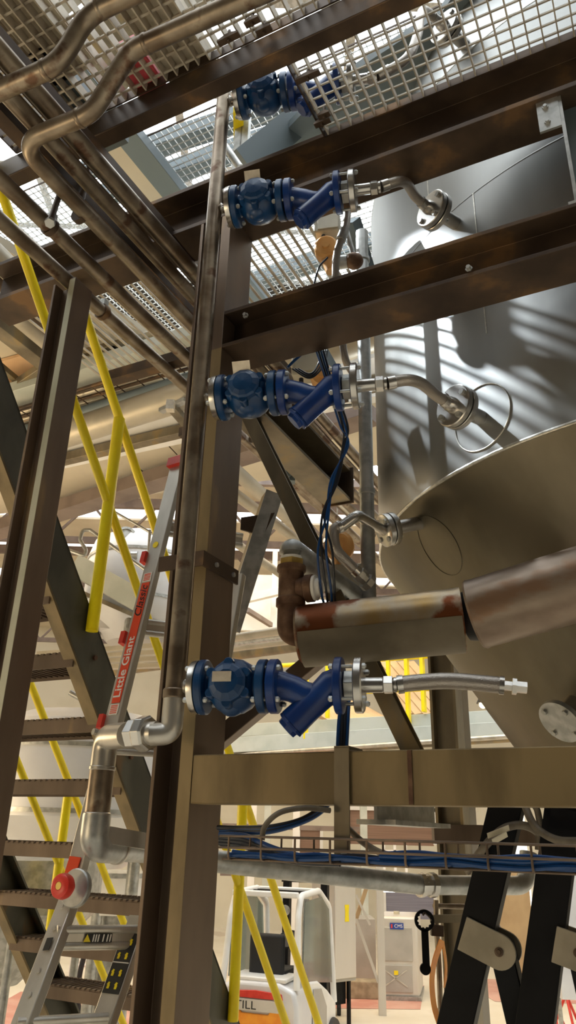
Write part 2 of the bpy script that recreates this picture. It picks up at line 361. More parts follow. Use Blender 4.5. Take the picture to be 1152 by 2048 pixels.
# ------------------------------------------------------------------ gratings
def grating(u0, u1, v0, v1, z, pv, pu, label, bt=.005, bh=.036, rt=.003, mt='gratebar', rz=None, grp='floor gratings'):
    b = MB(); n = int(abs(u1-u0)/pu)
    for i in range(n+1):
        u = min(u0,u1)+i*pu; b.corner(UVZ(u-bt/2, v0, z), U*bt, V*(v1-v0), Z*bh)
    k = int(abs(v1-v0)/pv)
    for j in range(k+1):
        v = v0+j*pv; b.corner(UVZ(min(u0,u1), v-rt, z+(rz or bh-.009)), U*abs(u1-u0), V*rt*2, Z*.008)
    t = thing('floor_grating', UVZ((u0+u1)/2, (v0+v1)/2, z), label, 'grating', grp)
    b.build('bearing_bars', mt, t, smooth=False)
    f = MB()
    for uu in (u0, u1): f.corner(UVZ(uu-.003, v0, z-.002), U*.006, V*(v1-v0), Z*(bh+.002))
    for vv in (v0, v1): f.corner(UVZ(min(u0,u1), vv-.003, z-.002), U*abs(u1-u0), V*.006, Z*(bh+.002))
    f.build('edge_bar', 'dark', t, smooth=False); return t
ue = UVZ(0,0,0); ue = PZ(600,180,5.62).dot(U)
g1 = grating(-1.9, 2.2, .25, 1.598, 5.62, .055, .050, 'warm-lit beige floor grating overhead, above the two bent pipes', bt=.006, bh=.045, rt=.0045, rz=.010)
g2 = grating(-2.3, ue, 1.67, 2.10, 5.622, .045, .052, 'open floor grating between the two upper beams')
sl = thing('stripe_slats', UVZ(2.1,2.75,5.63), 'added slat panel striping the tank light, above the diagonal pipes behind the column', 'slat panel')  # added slats; they cut the lamp light into stripes on the tank
b = MB()
for i in range(36): b.corner(UVZ(1.16+i*.053, 2.31, 5.63), U*.014, V*.95, Z*.008)
b.build('slats', 'gratebar', sl, smooth=False)
b = MB()
for vv in (2.31, 3.24): b.corner(UVZ(1.16, vv, 5.60), U*1.9, V*.02, Z*.03)
b.build('slat_bearer', 'dark', sl, smooth=False)
for x_, y_, w_ in ((505,38,.03),(458,72,.045),(528,55,.03),(616,148,.05),(645,240,.035),(648,225,.025)):
    p = PZ(x_, y_, 5.605)
    k_ = thing('grating_clip', p, {505:'dark clip under the grating, near the top edge',458:'broad dark clip under the grating above the nearest beam',528:'dark clip under the grating just right of two others',616:'dark bent clip under the grating beside the topmost valve',645:'dark clip under the grating on the second beam',648:'small dark clip under the grating close to the second beam'}[x_], 'clip', 'grating clips')
    MB().prism([(-w_,0),(w_,0),(w_,.008),(w_*.3,.02),(-w_*.3,.02),(-w_,.008)], p-V*.012-Z*.02, U, Z, V*.024).build('saddle', 'dark', k_)
    MB().cyl(p-Z*.035, p+Z*.03, .006, 10).build('clip_bolt', 'dark', k_)

# ------------------------------------------------------------------ condensate riser with its branches
WA = math.radians(-12); W = V3(math.cos(WA), math.sin(WA), 0)
rx = P(395, 800, 2.35); RX, RY = -.335, 2.35
RP = .0302
zval = [3.307, 4.341, 5.25, 5.878]
ris = thing('steel_pipe', V3(RX, RY, 3.2), 'tall vertical steel pipe in front of the column, four branches to blue valves', 'pipe')
zl = 3.19
pEl = P(268, 1468, 2.40); zE = pEl.z
MB().tube([(RX,RY,6.02),(RX,RY,5),(RX,RY,4),(RX,RY,3.30)], RP, 28).build('riser_tube', 'pipe', ris)
MB().lathe((RX,RY,3.272), Z, [(0,.033),(.004,.036),(.026,.036),(.03,.033)], 28).build('weld_collar', 'pipe', ris)
eL = P(322, 1468, 2.33)
MB().tube(fillet([(RX,RY,3.272), (RX,RY,eL.z+.004), eL+V3(-.035,.02,0)], .085, 14), .0335, 28).build('elbow', 'pipelight', ris)
for i, z in enumerate(zval):
    o = V3(RX,RY,z)
    MB().cyl(o+W*.022, o+W*.062, .0185, 20).build('branch_stub', 'pipe', ris)
    MB().lathe(o+W*.022, W, [(.006,.019),(.010,.024),(.016,.019)], 20).build('weld_collar', 'pipelight', ris)
    MB().lathe(o+W*.056, W, [(0,.03),(.004,.079),(.02,.082),(.024,.082),(.025,.05)], 36).build('flange', 'stainless', ris)
# union, drop leg and run to the right
un = thing('pipe_union', pEl, 'hexagonal pipe union joining elbow and drop leg below the lowest branch', 'union')
dx = V3(.86,-.5,0).normalized()
a0 = P(268,1468,2.40)
MB().lathe(a0, dx, [(-.012,.035),(-.012,.046),(.022,.046),(.022,.035)], 6).build('hex_nut', 'stainless', un, smooth=False, bevel=.002)
MB().lathe(a0, dx, [(.022,.05),(.03,.054),(.056,.054),(.064,.048),(.064,.034)], 8).build('hex_nut', 'stainless', un, smooth=False, bevel=.002)
MB().lathe(a0, dx, [(.064,.035),(.085,.035),(.09,.033)], 24).build('end_piece', 'pipelight', un)
dl = thing('drop_pipe', P(205,1600,2.6), 'pipe dropping from the union and turning to run behind the column', 'pipe')
YD = 2.62
t0 = P(258,1470,2.45); c1 = P(212,1474,YD); c2 = P(200,1694,YD); c2 = V3(c1.x, c1.y, c2.z)
MB().tube(fillet([t0, c1, V3(c1.x,c1.y,c1.z-.10)], .06, 12), .041, 28).build('elbow', 'pipelight', dl)
MB().cyl(V3(c1.x,c1.y,c1.z-.10), V3(c1.x,c1.y,c2.z+.095), .0405, 28).build('straight_tube', 'pipe', dl)
for zz in (c1.z-.10, c2.z+.095): MB().lathe(V3(c1.x,c1.y,zz-.007), Z, [(0,.0405),(.003,.044),(.011,.044),(.014,.0405)], 28).build('weld_collar', 'pipelight', dl)
farA = P(430, 1722, 3.02); farB = P(850, 1770, 3.40); farC = P(1052, 1771, 3.6)
wpt = P(312, 1704, 2.97); ed_ = (wpt-c2).normalized()
eR = c2+ed_*.13
MB().tube(fillet([V3(c1.x,c1.y,c2.z+.095), c2, eR], .07, 12), .0455, 28).build('elbow', 'galv', dl)
MB().lathe(eR, ed_, [(-.004,.0455),(0,.049),(.01,.049),(.013,.043)], 28).build('weld_collar', 'pipelight', dl)
MB().tube(fillet([eR, wpt, farA, farB], .06, 6), .0385, 28).build('straight_tube', 'galv', dl)
run = (farC-farB).normalized()
MB().lathe(farB, run, [(-.03,.037),(-.03,.046),(-.01,.046),(-.008,.04),(.02,.04),(.022,.047),(.045,.047),(.045,.037)], 12).build('union_nut', 'stainless', dl, smooth=False)
MB().tube(fillet([farB+run*.04, farC, farC+V3(.03,.02,.13)], .07, 10), .0375, 28).build('straight_tube', 'galv', dl)
# tie rail parallel with ladder brace: short chrome tube near the elbow
solo('short_tube', MB().cyl(P(186,1463,2.6), P(300,1495,2.75), .011, 18), 'pipelight', 'thin bright tube passing behind the pipe union', 'tube')
solo('rectangular_tube', MB().bar(P(205,1668,2.62), P(300,1684,2.8), .03, .05), 'alu', 'bright rectangular tube above the lower pipe elbow', 'tube')

# ------------------------------------------------------------------ diagonal pipe rack
def vpipe(x, y, Y, q, r, label, ext=1.2, back=.9, mt='pipe'):
    p = P(x, y, Y); e = along(p, V, q)
    return p, e, V
rack = []
specs = [((0,438), 2.27, (375,780), .031, 'lowest of the five diagonal pipes, resting on the left column'),
         ((0,362), 2.07, (383,728), .031, 'second diagonal pipe from below, clamped to a bracket'),
         None,
         ((105,287), 2.0, (372,590), .032, 'fourth diagonal pipe from below, dark, under the grating'),
         ((140,263), 2.0, (397,566), .035, 'topmost diagonal pipe, dark, next to the nearest overhead beam')]
zr = 5.09
def clamp(p, r, nm='clamp'):
    return MB().lathe(p-V*.012, V, [(0,r+.001),(0,r+.007),(.024,r+.007),(.024,r+.001)], 24)
for s_ in specs:
    if s_ is None: continue
    (x, y), Y, q, r, lab = s_
    p = P(x, y, Y)
    if Y != 2.0: p.z = zr
    e = along(p, V, q)
    a = p - V*1.3; b = e + V*2.6
    mid = (p+e)/2
    t = thing('steel_pipe', mid, lab, 'pipe', 'diagonal pipes')
    MB().cyl(a, b, r, 24).build('pipe_tube', 'pipe', t)
    rack.append((t, p, e, r))
for idx, fx in ((0,(205,625)),(1,(108,445))):
    t, p, e, r = rack[idx]; k_ = along(p, V, fx)
    clamp(k_, r).build('pipe_clamp', 'dark', t)
    MB().box(k_+Z*(r+.02), .03, .03, .03, (U, V, Z)).build('clamp_lug', 'galv', t)
# third pipe: comes along U overhead, jogs, turns and joins the rack
pB = P(61+17, 337+6, 2.03); pB.z = zr
e3 = along(pB, V, (389,672))
b_hi = [PZ(500,-4,5.24), PZ(262,101,5.24)]
c_lo = [PZ(185,226,5.09), PZ(66,275,5.09)]
uvec = (b_hi[1]-b_hi[0]).normalized()
top0 = b_hi[0] - uvec*1.4
corner_ = along(c_lo[1], (c_lo[1]-c_lo[0]), (40,290))
ptsB = [top0, b_hi[1], c_lo[0], corner_, e3 + V*2.6]
tB = thing('bent_pipe', corner_, 'bent overhead pipe that jogs and joins the diagonal pipes', 'pipe', 'bent overhead pipes')
MB().tube(fillet(ptsB, [.12,.12,.10], 14), .031, 24).build('pipe_tube', 'pipe', tB)
for q in (b_hi[1]-uvec*.06, c_lo[0]+uvec*.05): MB().lathe(q-uvec*.008, uvec, [(0,.031),(.004,.0335),(.012,.0335),(.016,.031)], 24).build('weld_collar', 'pipe', tB)
k_ = along(pB, V, (165,425))
clamp(k_, .031).build('pipe_clamp', 'dark', tB)
b_hi = [PZ(250,-2,5.24), PZ(175,30,5.24)]; c_lo = [PZ(118,128,5.09), PZ(-10,186,5.09)]
uvec = (c_lo[1]-c_lo[0]).normalized()
ptsA = [b_hi[0]-uvec*2.0, b_hi[1], c_lo[0], c_lo[1], c_lo[1]+uvec*.3]
tA = thing('bent_pipe', c_lo[0], 'bent overhead pipe at the very top corner with one jog', 'pipe', 'bent overhead pipes')
MB().tube(fillet(ptsA, [.12,.12,.1], 14), .031, 24).build('pipe_tube', 'pipe', tA)
for q in (b_hi[1]-uvec*.05, c_lo[0]+uvec*.05): MB().lathe(q-uvec*.008, uvec, [(0,.031),(.004,.0335),(.012,.0335),(.016,.031)], 24).build('weld_collar', 'pipe', tA)
# bracket arms hanging the pipes
for (x0,y0),(x1,y1),Y_,lab in (((178,345),(158,418),2.35,'dark hanger arm between the third and fourth diagonal pipes'),((118,400),(100,445),2.3,'grey hanger arm above the second diagonal pipe')):
    a = P(x0,y0,Y_); b = P(x1,y1,Y_-.1)
    h_ = thing('pipe_hanger', b, lab, 'hanger', 'pipe hangers'); MB().cyl(a+Z*.05, b, .012, 14).build('hanger_rod', 'dark', h_); MB().lathe(b, (a-b).normalized(), [(-.01,.02),(.012,.02),(.012,.012)], 6).build('hanger_nut', 'galv', h_)
# cross rails carrying the rack
for i, (vv, lab) in enumerate(((2.62,'dark cross rail under the diagonal pipes, near the left column'),(3.3,'dark cross rail above the far end of the diagonal pipes'))):
    solo('cross_rail', MB().corner(UVZ(1.35, vv, zr+.034), U*1.1, V*.06, Z*.06), 'dark', lab, 'rail', 'rack cross rails')
pp = PZ(0,95,5.4)
solo('rack_beam', MB().bar(pp-V*1.2, along(pp,V,(95,240))+V*2.0, .09, .05), 'dark', 'dark flat beam crossing behind the two bent pipes', 'beam')
pp = PZ(-10,215,5.3)
solo('rack_beam', MB().bar(pp-V*1.2, along(pp,V,(90,330))+V*1.5, .06, .05), 'dark', 'dark narrow beam crossing just outside the lower bent pipe', 'beam')
# ------------------------------------------------------------------ blue valves
X, Y_, Zl = V3(1,0,0), V3(0,1,0), V3(0,0,1)
def bolts(mb_axis_t0, t1, r, n, a0, parent, head=.009, mt='galv', stud=.0055):
    for i in range(n):
        a = a0+2*math.pi*i/n; c = V3(0, math.cos(a)*r, math.sin(a)*r)
        b = MB().cyl(c+X*(mb_axis_t0-.012), c+X*(t1+.012), stud, 10)
        b.lathe(c+X*mb_axis_t0, -X, [(0,head),(.009,head),(.009,0)], 6); b.lathe(c+X*t1, X, [(0,head),(.009,head),(.009,0)], 6)
        b.build('bolt', mt, parent, smooth=False)
cvlab = ['lowest blue check valve, with pale plate on its face', 'blue check valve second from the bottom, with cream tag', 'blue check valve second from the top, dark below the upper beam', 'topmost blue check valve under the grating']
cv = thing('check_valve', (0,0,0), cvlab[0], 'valve', 'blue check valves')
MB().lathe((.103,0,0), X, [(0,.05),(.012,.04),(.02,.046),(.035,.066),(.055,.079),(.085,.084),(.115,.080),(.140,.066),(.155,.048),(.17,.044)], 40).build('valve_body', 'blue', cv)
MB().lathe((.082,0,0), X, [(0,.04),(0,.080),(.004,.083),(.021,.083),(.025,.079),(.028,.045)], 40).build('inlet_flange', 'blue', cv)
MB().lathe((.266,0,0), X, [(0,.045),(.003,.078),(.006,.081),(.026,.081),(.029,.078),(.029,.04)], 40).build('outlet_flange', 'blue', cv)
bn = MB().lathe((.188,-.055,0), -Y_, [(0,.060),(.026,.058),(.032,.052),(.04,.036),(.044,0)], 12, a0=math.pi/12)
bonnet = bn.build('bonnet', 'blue', cv, smooth=False, bevel=.004)
for i in range(6):
    a = math.pi/6+math.pi*i/3; c = V3(.188+math.cos(a)*.060, -.062, math.sin(a)*.060)
    MB().lathe(c, -Y_, [(-.02,.015),(.012,.015),(.016,.012),(.016,0)], 14).build('bonnet_lug', 'blue', cv)
MB().ball((.188,-.01,-.055), .040, 18, (1,1,.9)).build('drain_boss', 'blue', cv)
npl = MB().box((0,0,0), .052, .003, .026).box((0,.0,.0), .058,.002,.03).build('nameplate', 'tag', cv, 'cream metal nameplate', loc=V3(0,0,0))
npl.location = (.178,-.102,.012)
bolts(.082-.025, .110, .066, 4, math.pi/4, cv)
bolts(.266, .331, .066, 4, math.pi/4, cv)
ys = thing('y_strainer', (0,0,0), 'lowest blue strainer, leg pointing down beside the hose', 'strainer', 'blue strainers')
MB().lathe((.302,0,0), X, [(0,.04),(0,.078),(.003,.081),(.024,.081),(.028,.077),(.03,.042)], 40).build('inlet_flange', 'bluedark', ys)
MB().tube([V3(.325,0,0),V3(.345,0,-.001),V3(.375,0,-.010),V3(.41,0,-.028),V3(.44,0,-.03)], [.046,.042,.04,.04,.036], 28).build('strainer_neck', 'bluedark', ys)
lg0, lg1 = V3(.488,0,.0), V3(.372,0,-.108); ld = (lg1-lg0).normalized()
MB().tube([V3(.505,0,0.002), lg0, lg0+ld*.05, lg0+ld*.11, lg1], [.05,.047,.043,.042,.044], 28).build('strainer_leg', 'bluedark', ys)
MB().lathe(lg1, ld, [(0,.044),(.010,.046),(.012,.034),(.026,.033),(.026,0)], 8).build('strainer_cap', 'bluedark', ys, smooth=False, bevel=.002)
MB().lathe((.497,0,0), X, [(0,.045),(.003,.080),(.006,.083),(.024,.083),(.027,.080),(.028,.04)], 40).build('outlet_flange', 'bluedark', ys)
bolts(.497, .585, .066, 4, math.pi/4, ys)
MB().lathe((.527,0,0), X, [(0,.03),(0,.044),(.03,.044),(.03,.03)], 6).build('hex_nipple', 'galv', ys, smooth=False, bevel=.002)
MB().lathe((.558,0,0), X, [(0,.04),(.0,.078),(.003,.081),(.022,.081),(.026,.076),(.027,.026)], 40).build('end_flange', 'stainless', ys)
yslab = ['lowest blue strainer with its leg pointing down', 'blue strainer second from the bottom, black cables hanging behind', 'blue strainer second from the top, under the dark beam', 'topmost blue strainer, seen through the grating']
for k_, z in enumerate(zval):
    for pr_, lb, g in ((cv, cvlab, 'blue check valves'), (ys, yslab, 'blue strainers')):
        if k_ == 0: pr_.location = (RX, RY, z); pr_.rotation_euler = (0,0,WA); pr_['label'] = lb[0]
        else:
            r = dup(pr_, (RX, RY, z), WA, lb[k_], g)
            for c in kids(r):
                if c.name.startswith('nameplate'): c.location = (.178,-.082,.066); c.rotation_euler = (.65,0,0); c.scale = (1.1,1,1.5)
# ------------------------------------------------------------------ tank
TC = V3(2.012, 3.348, 0); TR = 1.559; TZ = 4.2; TH_ = 2.4; TT = 6.3; KT = .30
def tr(z): return TR if TZ <= z <= TT else (TR*(1-(TZ-z)/TH_) if z < TZ else TR-(z-TT)*KT)
def thit(x, y):
    d = ray(x, y); t = 0.5
    for i in range(4000):
        p = O+d*t; r = math.hypot(p.x-TC.x, p.y-TC.y)
        if r <= tr(p.z): return p
        t += .002
    return p
tank = thing('silo_tank', (TC.x, TC.y, TZ-2.1), 'large stainless tank with cone bottom filling the right side', 'tank')
def ring(z, r, w, h=.004):
    return MB().lathe((TC.x,TC.y,z-w/2), Z, [(0,r-.004),(0,r+h*.4),(w*.3,r+h),(w*.7,r+h),(w,r+h*.4),(w,r-.004)], 160)
MB().lathe((TC.x,TC.y,TZ), Z, [(0,TR),(.5,TR),(1.1,TR),(1.6,TR),(TT-TZ,TR)], 160).build('tank_shell', 'tank', tank)
MB().lathe((TC.x,TC.y,TT), Z, [(0,TR),(1.2,TR-1.2*KT),(2.4,TR-2.4*KT),(2.45,0)], 160).build('tank_top', 'tank', tank)
zbot = TZ-TH_*.9
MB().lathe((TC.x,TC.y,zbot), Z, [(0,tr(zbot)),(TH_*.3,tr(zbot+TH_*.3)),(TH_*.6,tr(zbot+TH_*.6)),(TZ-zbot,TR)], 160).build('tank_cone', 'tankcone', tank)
MB().cyl((TC.x,TC.y,zbot), (TC.x,TC.y,zbot-.35), tr(zbot), 40).build('outlet_pipe', 'stainless', tank)
ring(TZ, TR, .014, .003).build('weld_seam', 'weld', tank); ring(TT, TR, .012, .002).build('weld_seam', 'weld', tank)
ring(5.45, TR, .008, .0015).build('weld_seam', 'tank', tank)
for x_, y_ in ((975,680),(860,430)):       # vertical plate seams
    h = thit(x_, y_); a = math.atan2(h.y-TC.y, h.x-TC.x); n = V3(math.cos(a), math.sin(a), 0)
    zz0, zz1 = (4.72,5.45) if x_ > 900 else (5.45,6.3)
    MB().bar(TC+n*(TR+.0005)+Z*zz0, TC+n*(TR+.0005)+Z*zz1, .005, .003, n).build('weld_seam', 'weld', tank)
def surf_ring(x, y, r, tr_):
    c = thit(x, y); a0 = math.atan2(c.y-TC.y, c.x-TC.x); pts = []
    for i in range(60):
        t = 2*math.pi*i/60; z = c.z+math.sin(t)*r; R_ = tr(z)
        a = a0+math.cos(t)*r/R_; pts.append(V3(TC.x+math.cos(a)*(R_+.001), TC.y+math.sin(a)*(R_+.001), z))
    return MB().tube(pts, tr_, 8, closed=True)
surf_ring(962, 835, .135, .0025).build('pad_weld', 'weld', tank)
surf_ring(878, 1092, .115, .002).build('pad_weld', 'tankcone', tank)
hn = []
def nozzle(x, y, r=.021, fr=.080, out=.13, side=0.0):
    p = thit(x, y); n = (p-TC); n.z = 0; n.normalize(); n = (n + Z*(.0 if p.z > TZ else -.35) + U*side).normalized()
    MB().cyl(p-n*.03, p+n*out, r+.008, 24).build('nozzle_stub', 'stainless', tank)
    MB().lathe(p+n*(out-.028), n, [(0,r),(0,fr),(.003,fr+.002),(.022,fr+.002),(.024,fr),(.024,r)], 36).build('nozzle_flange', 'stainless', tank)
    MB().lathe(p+n*(out-.003), n, [(0,fr-.006),(.004,fr-.006)], 36).build('gasket', 'rubber', tank)
    return p, n, p+n*(out+.002)
nz_mid = nozzle(962, 836); nz_up = nozzle(912, 447); nz_low = nozzle(838, 1046, out=.15, fr=.068); nz_top = nozzle(930, 90)
nzr = thit(1149,1412); nrm = (nzr-TC); nrm.z = -.8; nrm.normalize()
MB().cyl(nzr-nrm*.03, nzr+nrm*.10, .045, 24).build('nozzle_stub', 'stainless', tank)
MB().lathe(nzr+nrm*.09, nrm, [(0,.03),(0,.085),(.02,.085),(.02,.03)], 32).build('nozzle_flange', 'galv', tank)
for i in range(4):
    xx, yy = perp(nrm); a = i*math.pi/2+.6; MB().lathe(nzr+nrm*.11+(xx*math.cos(a)+yy*math.sin(a))*.064, nrm, [(0,.011),(.01,.011),(.01,0)], 6).build('flange_bolt', 'galv', tank)
# ------------------------------------------------------------------ hoses
def wl(z, x, dy=0, dz=0): return V3(RX, RY, z+dz) + W*x
def hose(name, pts, r, label, start, sd, endn=None, loose=False, fr=.080):
    t = thing(name, start, label, 'hose', 'braided hoses')
    MB().lathe(start, sd, [(0,.0225),(.055,.0225),(.058,.020)], 24).build('pipe_nipple', 'stainless', t)
    MB().lathe(start+sd*.058, sd, [(0,.018),(0,.027),(.026,.027),(.026,.018)], 6).build('hex_nut', 'stainless', t, smooth=False, bevel=.001)
    MB().lathe(start+sd*.084, sd, [(0,.018),(.004,.022),(.012,.022),(.014,.018)], 20).build('hose_collar', 'stainless', t)
    q = smooth([start+sd*.098]+pts, 10)
    MB().tube(q, r, 24).build('braided_sleeve', 'braid', t)
    n = len(q)
    MB().tube(q[:max(3,n//9)], r+.003, 24).build('ferrule', 'stainless', t); MB().tube(q[-max(3,n//9):], r+.003, 24).build('ferrule', 'stainless', t)
    e = q[-1]; ed = (q[-1]-q[-3]).normalized()
    if loose:
        MB().lathe(e, ed, [(0,.014),(.022,.014),(.022,.024),(.034,.024),(.034,.017),(.062,.017),(.062,0)], 6).build('hex_nipple', 'stainless', t, smooth=False)
    else:
        p, n_, fp = endn
        MB().lathe(fp+n_*.002, n_, [(0,fr+.002),(.018,fr+.002),(.021,fr-.002),(.021,.03),(.04,.028),(.052,.022)], 36).build('hose_flange', 'stainless', t)
        xx, yy = perp(n_)
        for i in range(4):
            a = i*math.pi/2+.5; c = fp+n_*.022+(xx*math.cos(a)+yy*math.sin(a))*(fr-.018)
            MB().cyl(c-n_*.07, c+n_*.004, .006, 10).lathe(c, n_, [(0,.012),(.011,.012),(.011,0)], 6).build('flange_bolt', 'galv', t, smooth=False)
    return t
XE = .585
s0 = wl(zval[0], XE); h0 = s0+W*.098
hose('flexible_hose', [h0+W*.06+Z*.006, h0+W*.15+Z*.009, h0+W*.25-Z*.0, h0+W*.30-Z*.006], .0235, 'braided hose of the lowest valve, its far end loose', s0, W, loose=True)
def tank_hose(k, nz, label, bow):
    s_ = wl(zval[k], XE); p, n_, fp = nz; e = fp+n_*.05
    a = s_+W*.098; L_ = (e-a).length
    k1, k2 = a+W*L_*.45+Z*bow, e+n_*L_*.4+Z*bow*.3
    pts = [a*(1-t)**3+k1*3*t*(1-t)**2+k2*3*t*t*(1-t)+e*t**3 for t in (.2,.4,.6,.8,1)]
    return hose('flexible_hose', pts, .0205, label, s_, W, nz, fr=.080)
tank_hose(1, nz_mid, 'braided hose from second lowest valve to the tank flange', .03)
tank_hose(2, nz_up, 'dark braided hose from second highest valve to the upper tank flange', .05)
tank_hose(3, nz_top, 'braided hose above the grating leading to the tank top', .06)
# ------------------------------------------------------------------ second riser beside the tank
vp = P(732, 900, 2.82)
r2_ = thing('steel_pipe', V3(vp.x,vp.y,3.4), 'grey vertical pipe standing close to the tank edge', 'pipe')
MB().cyl(V3(vp.x,vp.y,3.68), V3(vp.x,vp.y,5.6), .0295, 28).build('pipe_tube', 'galv', r2_)
for zz in (P(735,985,2.82).z, P(735,520,2.82).z): MB().lathe(V3(vp.x,vp.y,zz-.012), Z, [(0,.03),(.002,.035),(.022,.035),(.024,.03)], 28).build('coupling', 'galv', r2_)
ls = V3(vp.x,vp.y,P(735,1035,2.82).z)
p, n_, fp = nz_low
lh = thing('flexible_hose', fp, 'curved braided hose from the lowest tank flange down to a fitting', 'hose', 'braided hoses')
MB().lathe(fp, n_, [(0,.07),(.02,.07),(.024,.064),(.024,.028)], 36).build('hose_flange', 'stainless', lh)
xx, yy = perp(n_)
for i in range(4):
    a = i*math.pi/2+.5; c = fp+n_*.02+(xx*math.cos(a)+yy*math.sin(a))*.052
    MB().lathe(c, n_, [(-.06,.006),(0,.006),(0,.012),(.01,.012),(.01,0)], 6).build('flange_bolt', 'galv', lh, smooth=False)
el = P(690,1030,2.62); 
MB().tube(fillet([fp+n_*.02, P(715,1030,2.62), el+V3(-.015,0,-.05)], .045, 10), .0215, 24).build('elbow', 'stainless', lh)
q = smooth([el+V3(-.015,0,-.045), P(668,1062,2.62), P(672,1098,2.62), P(698,1128,2.64), P(716,1146,2.66)], 10)
MB().tube(q, .021, 24).build('braided_sleeve', 'braid', lh)
MB().tube(q[:5], .0245, 24).build('ferrule', 'stainless', lh); MB().tube(q[-6:], .0245, 24).build('ferrule', 'stainless', lh)
dd = (q[-1]-q[-4]).normalized()
MB().lathe(q[-1], dd, [(0,.018),(0,.03),(.02,.03),(.022,.024),(.04,.024),(.042,.034),(.065,.034),(.067,.02)], 8).build('hex_nipple', 'galv', lh, smooth=False)
# hose rising past the upper valve
uh = thing('flexible_hose', P(695,460,2.45), 'grey hose looping down behind the upper strainer', 'hose', 'braided hoses')
q = smooth([P(697,400,2.5), P(692,450,2.5), P(680,485,2.5), P(672,520,2.52), P(672,570,2.55), P(680,640,2.6), P(690,715,2.65), P(705,745,2.68)], 8)
MB().tube(q, .016, 20).build('braided_sleeve', 'braid', uh)
MB().tube(q[10:16], .021, 20).build('ferrule', 'galv', uh)
pv = thing('small_valve', P(712,515,2.6), 'small rusty valve beside the grey pipe above the dark beam', 'valve')
c = P(708,522,2.6); MB().ball(c, .042, 20, (1,.9,.9)).build('valve_body', 'rust', pv); MB().cyl(c-W*.07, c-W*.03, .03, 20).build('end_cap', 'galv', pv); MB().cyl(c+Z*.02, P(690,450,2.58), .012, 14).build('valve_spindle', 'galv', pv)
# orange actuators with cream boxes
def actuator(px, py, Y, bx, by, label, s=1.0, top=True):
    t = thing('actuator', P(px,py,Y), label, 'actuator', 'orange actuators')
    c = P(px, py, Y)
    MB().lathe(c+V3(0,.06,0), V3(-.15,-1,-.25), [(0,.05*s),(.01,.056*s),(.07,.056*s),(.085,.045*s),(.085,.018*s),(.10,.018*s),(.10,0)], 32).build('actuator_drum', 'amber', t)
    MB().cyl(c+V3(.0,.03,-.04), c+V3(.02,.03,-.13), .035*s, 20, .028*s).build('actuator_neck', 'amber', t)
    b = P(bx, by, Y+.03); MB().box(b, .12*s, .09, .14*s, (W, V3(-W.y, W.x, 0), Z)).build('terminal_box', 'creambox', t, bevel=.008)
    MB().box(b+V3(.0,-.047,0), .10*s, .006, .12*s, (W, V3(-W.y, W.x, 0), Z)).build('box_lid', 'creambox', t, bevel=.002)
    MB().cyl(b+V3(-.02,-.02,-.08), b+V3(-.02,-.02,-.1), .010, 12).build('cable_gland', 'rubber', t)
    return t
actuator(656, 490, 2.75, 655, 452, 'orange actuator with cream box below the upper strainer')
actuator(648, 745, 2.75, 612, 732, 'orange actuator behind the middle strainer, wired with blue cables', .95)
actuator(682, 1085, 2.85, 700, 1170, 'orange actuator behind the curved hose, next to the black cables', 1.1)
solo('channel_strut', MB().bar(P(705,440,2.85), P(740,560,3.1), .07, .05, V3(0,-1,.3)), 'slate', 'slate blue strut beside the grey pipe under the upper valve', 'strut')
solo('channel_strut', MB().bar(P(625,690,3.0), P(655,745,3.0), .10, .05, V3(0,-1,.3)), 'slate', 'slate blue strut behind the orange actuator at the middle valve', 'strut')
# large lagged pipe
LA, LB_, LC = P(597,1268,2.62), P(925,1236,2.50), P(1160,1167,2.32)
lp = thing('lagged_pipe', LB_, 'big stained lagged pipe crossing in front of the tank cone', 'pipe')
d1 = (LB_-LA).normalized(); d2 = (LC-LB_).normalized()
MB().lathe(LA, d1, [(0,.04),(0,.098),(.008,.104),(.02,.101),((LB_-LA).length-.02,.104),((LB_-LA).length,.108),((LB_-LA).length,.06)], 64).build('lagging_sleeve', 'lagging', lp)
MB().lathe(LB_+d1*.006, d2, [(0,.08),(.05,.095)], 48).build('joint_gap', 'rubber', lp)
MB().lathe(LB_+d2*.042, d2, [(0,.09),(0,.116),(.008,.121),(.02,.118),(.9,.121)], 64).build('lagging_sleeve', 'lagging2', lp)
# half shell trough under the first sleeve
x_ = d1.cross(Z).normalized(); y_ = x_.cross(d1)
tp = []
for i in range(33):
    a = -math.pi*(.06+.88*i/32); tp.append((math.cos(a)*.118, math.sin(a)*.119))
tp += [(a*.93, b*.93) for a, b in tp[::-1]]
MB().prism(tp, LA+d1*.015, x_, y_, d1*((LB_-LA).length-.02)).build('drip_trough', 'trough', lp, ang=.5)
# rusty elbow, tee, grey elbow and return pipe
fit = thing('pipe_fitting', LA, 'rusty tee and elbow at the end of the big lagged pipe', 'fitting')
el_c = P(578,1255,2.60); tz = P(582,1180,2.60)
MB().tube(fillet([LA+d1*.02, V3(tz.x,tz.y,LA.z+.0), V3(tz.x,tz.y,tz.z-.05)], .06, 12), .047, 28).build('elbow', 'rust', fit)
MB().lathe(V3(tz.x,tz.y,tz.z-.066), Z, [(0,.047),(.004,.053),(.03,.053),(.036,.046),(.13,.046),(.136,.053),(.155,.053),(.158,.045)], 32).build('tee_body', 'rust', fit)
td = V3(.93,-.36,0); tc_ = V3(tz.x,tz.y,tz.z)
MB().lathe(tc_, td, [(.03,.042),(.055,.042),(.06,.05),(.085,.05),(.09,.04)], 32).build('tee_branch', 'rust', fit)
MB().lathe(tc_+td*.088, td, [(0,.046),(.010,.046),(.012,.034),(.026,.032),(.026,0)], 28).build('branch_plug', 'stickerwhite', fit, 'white sealed plug')
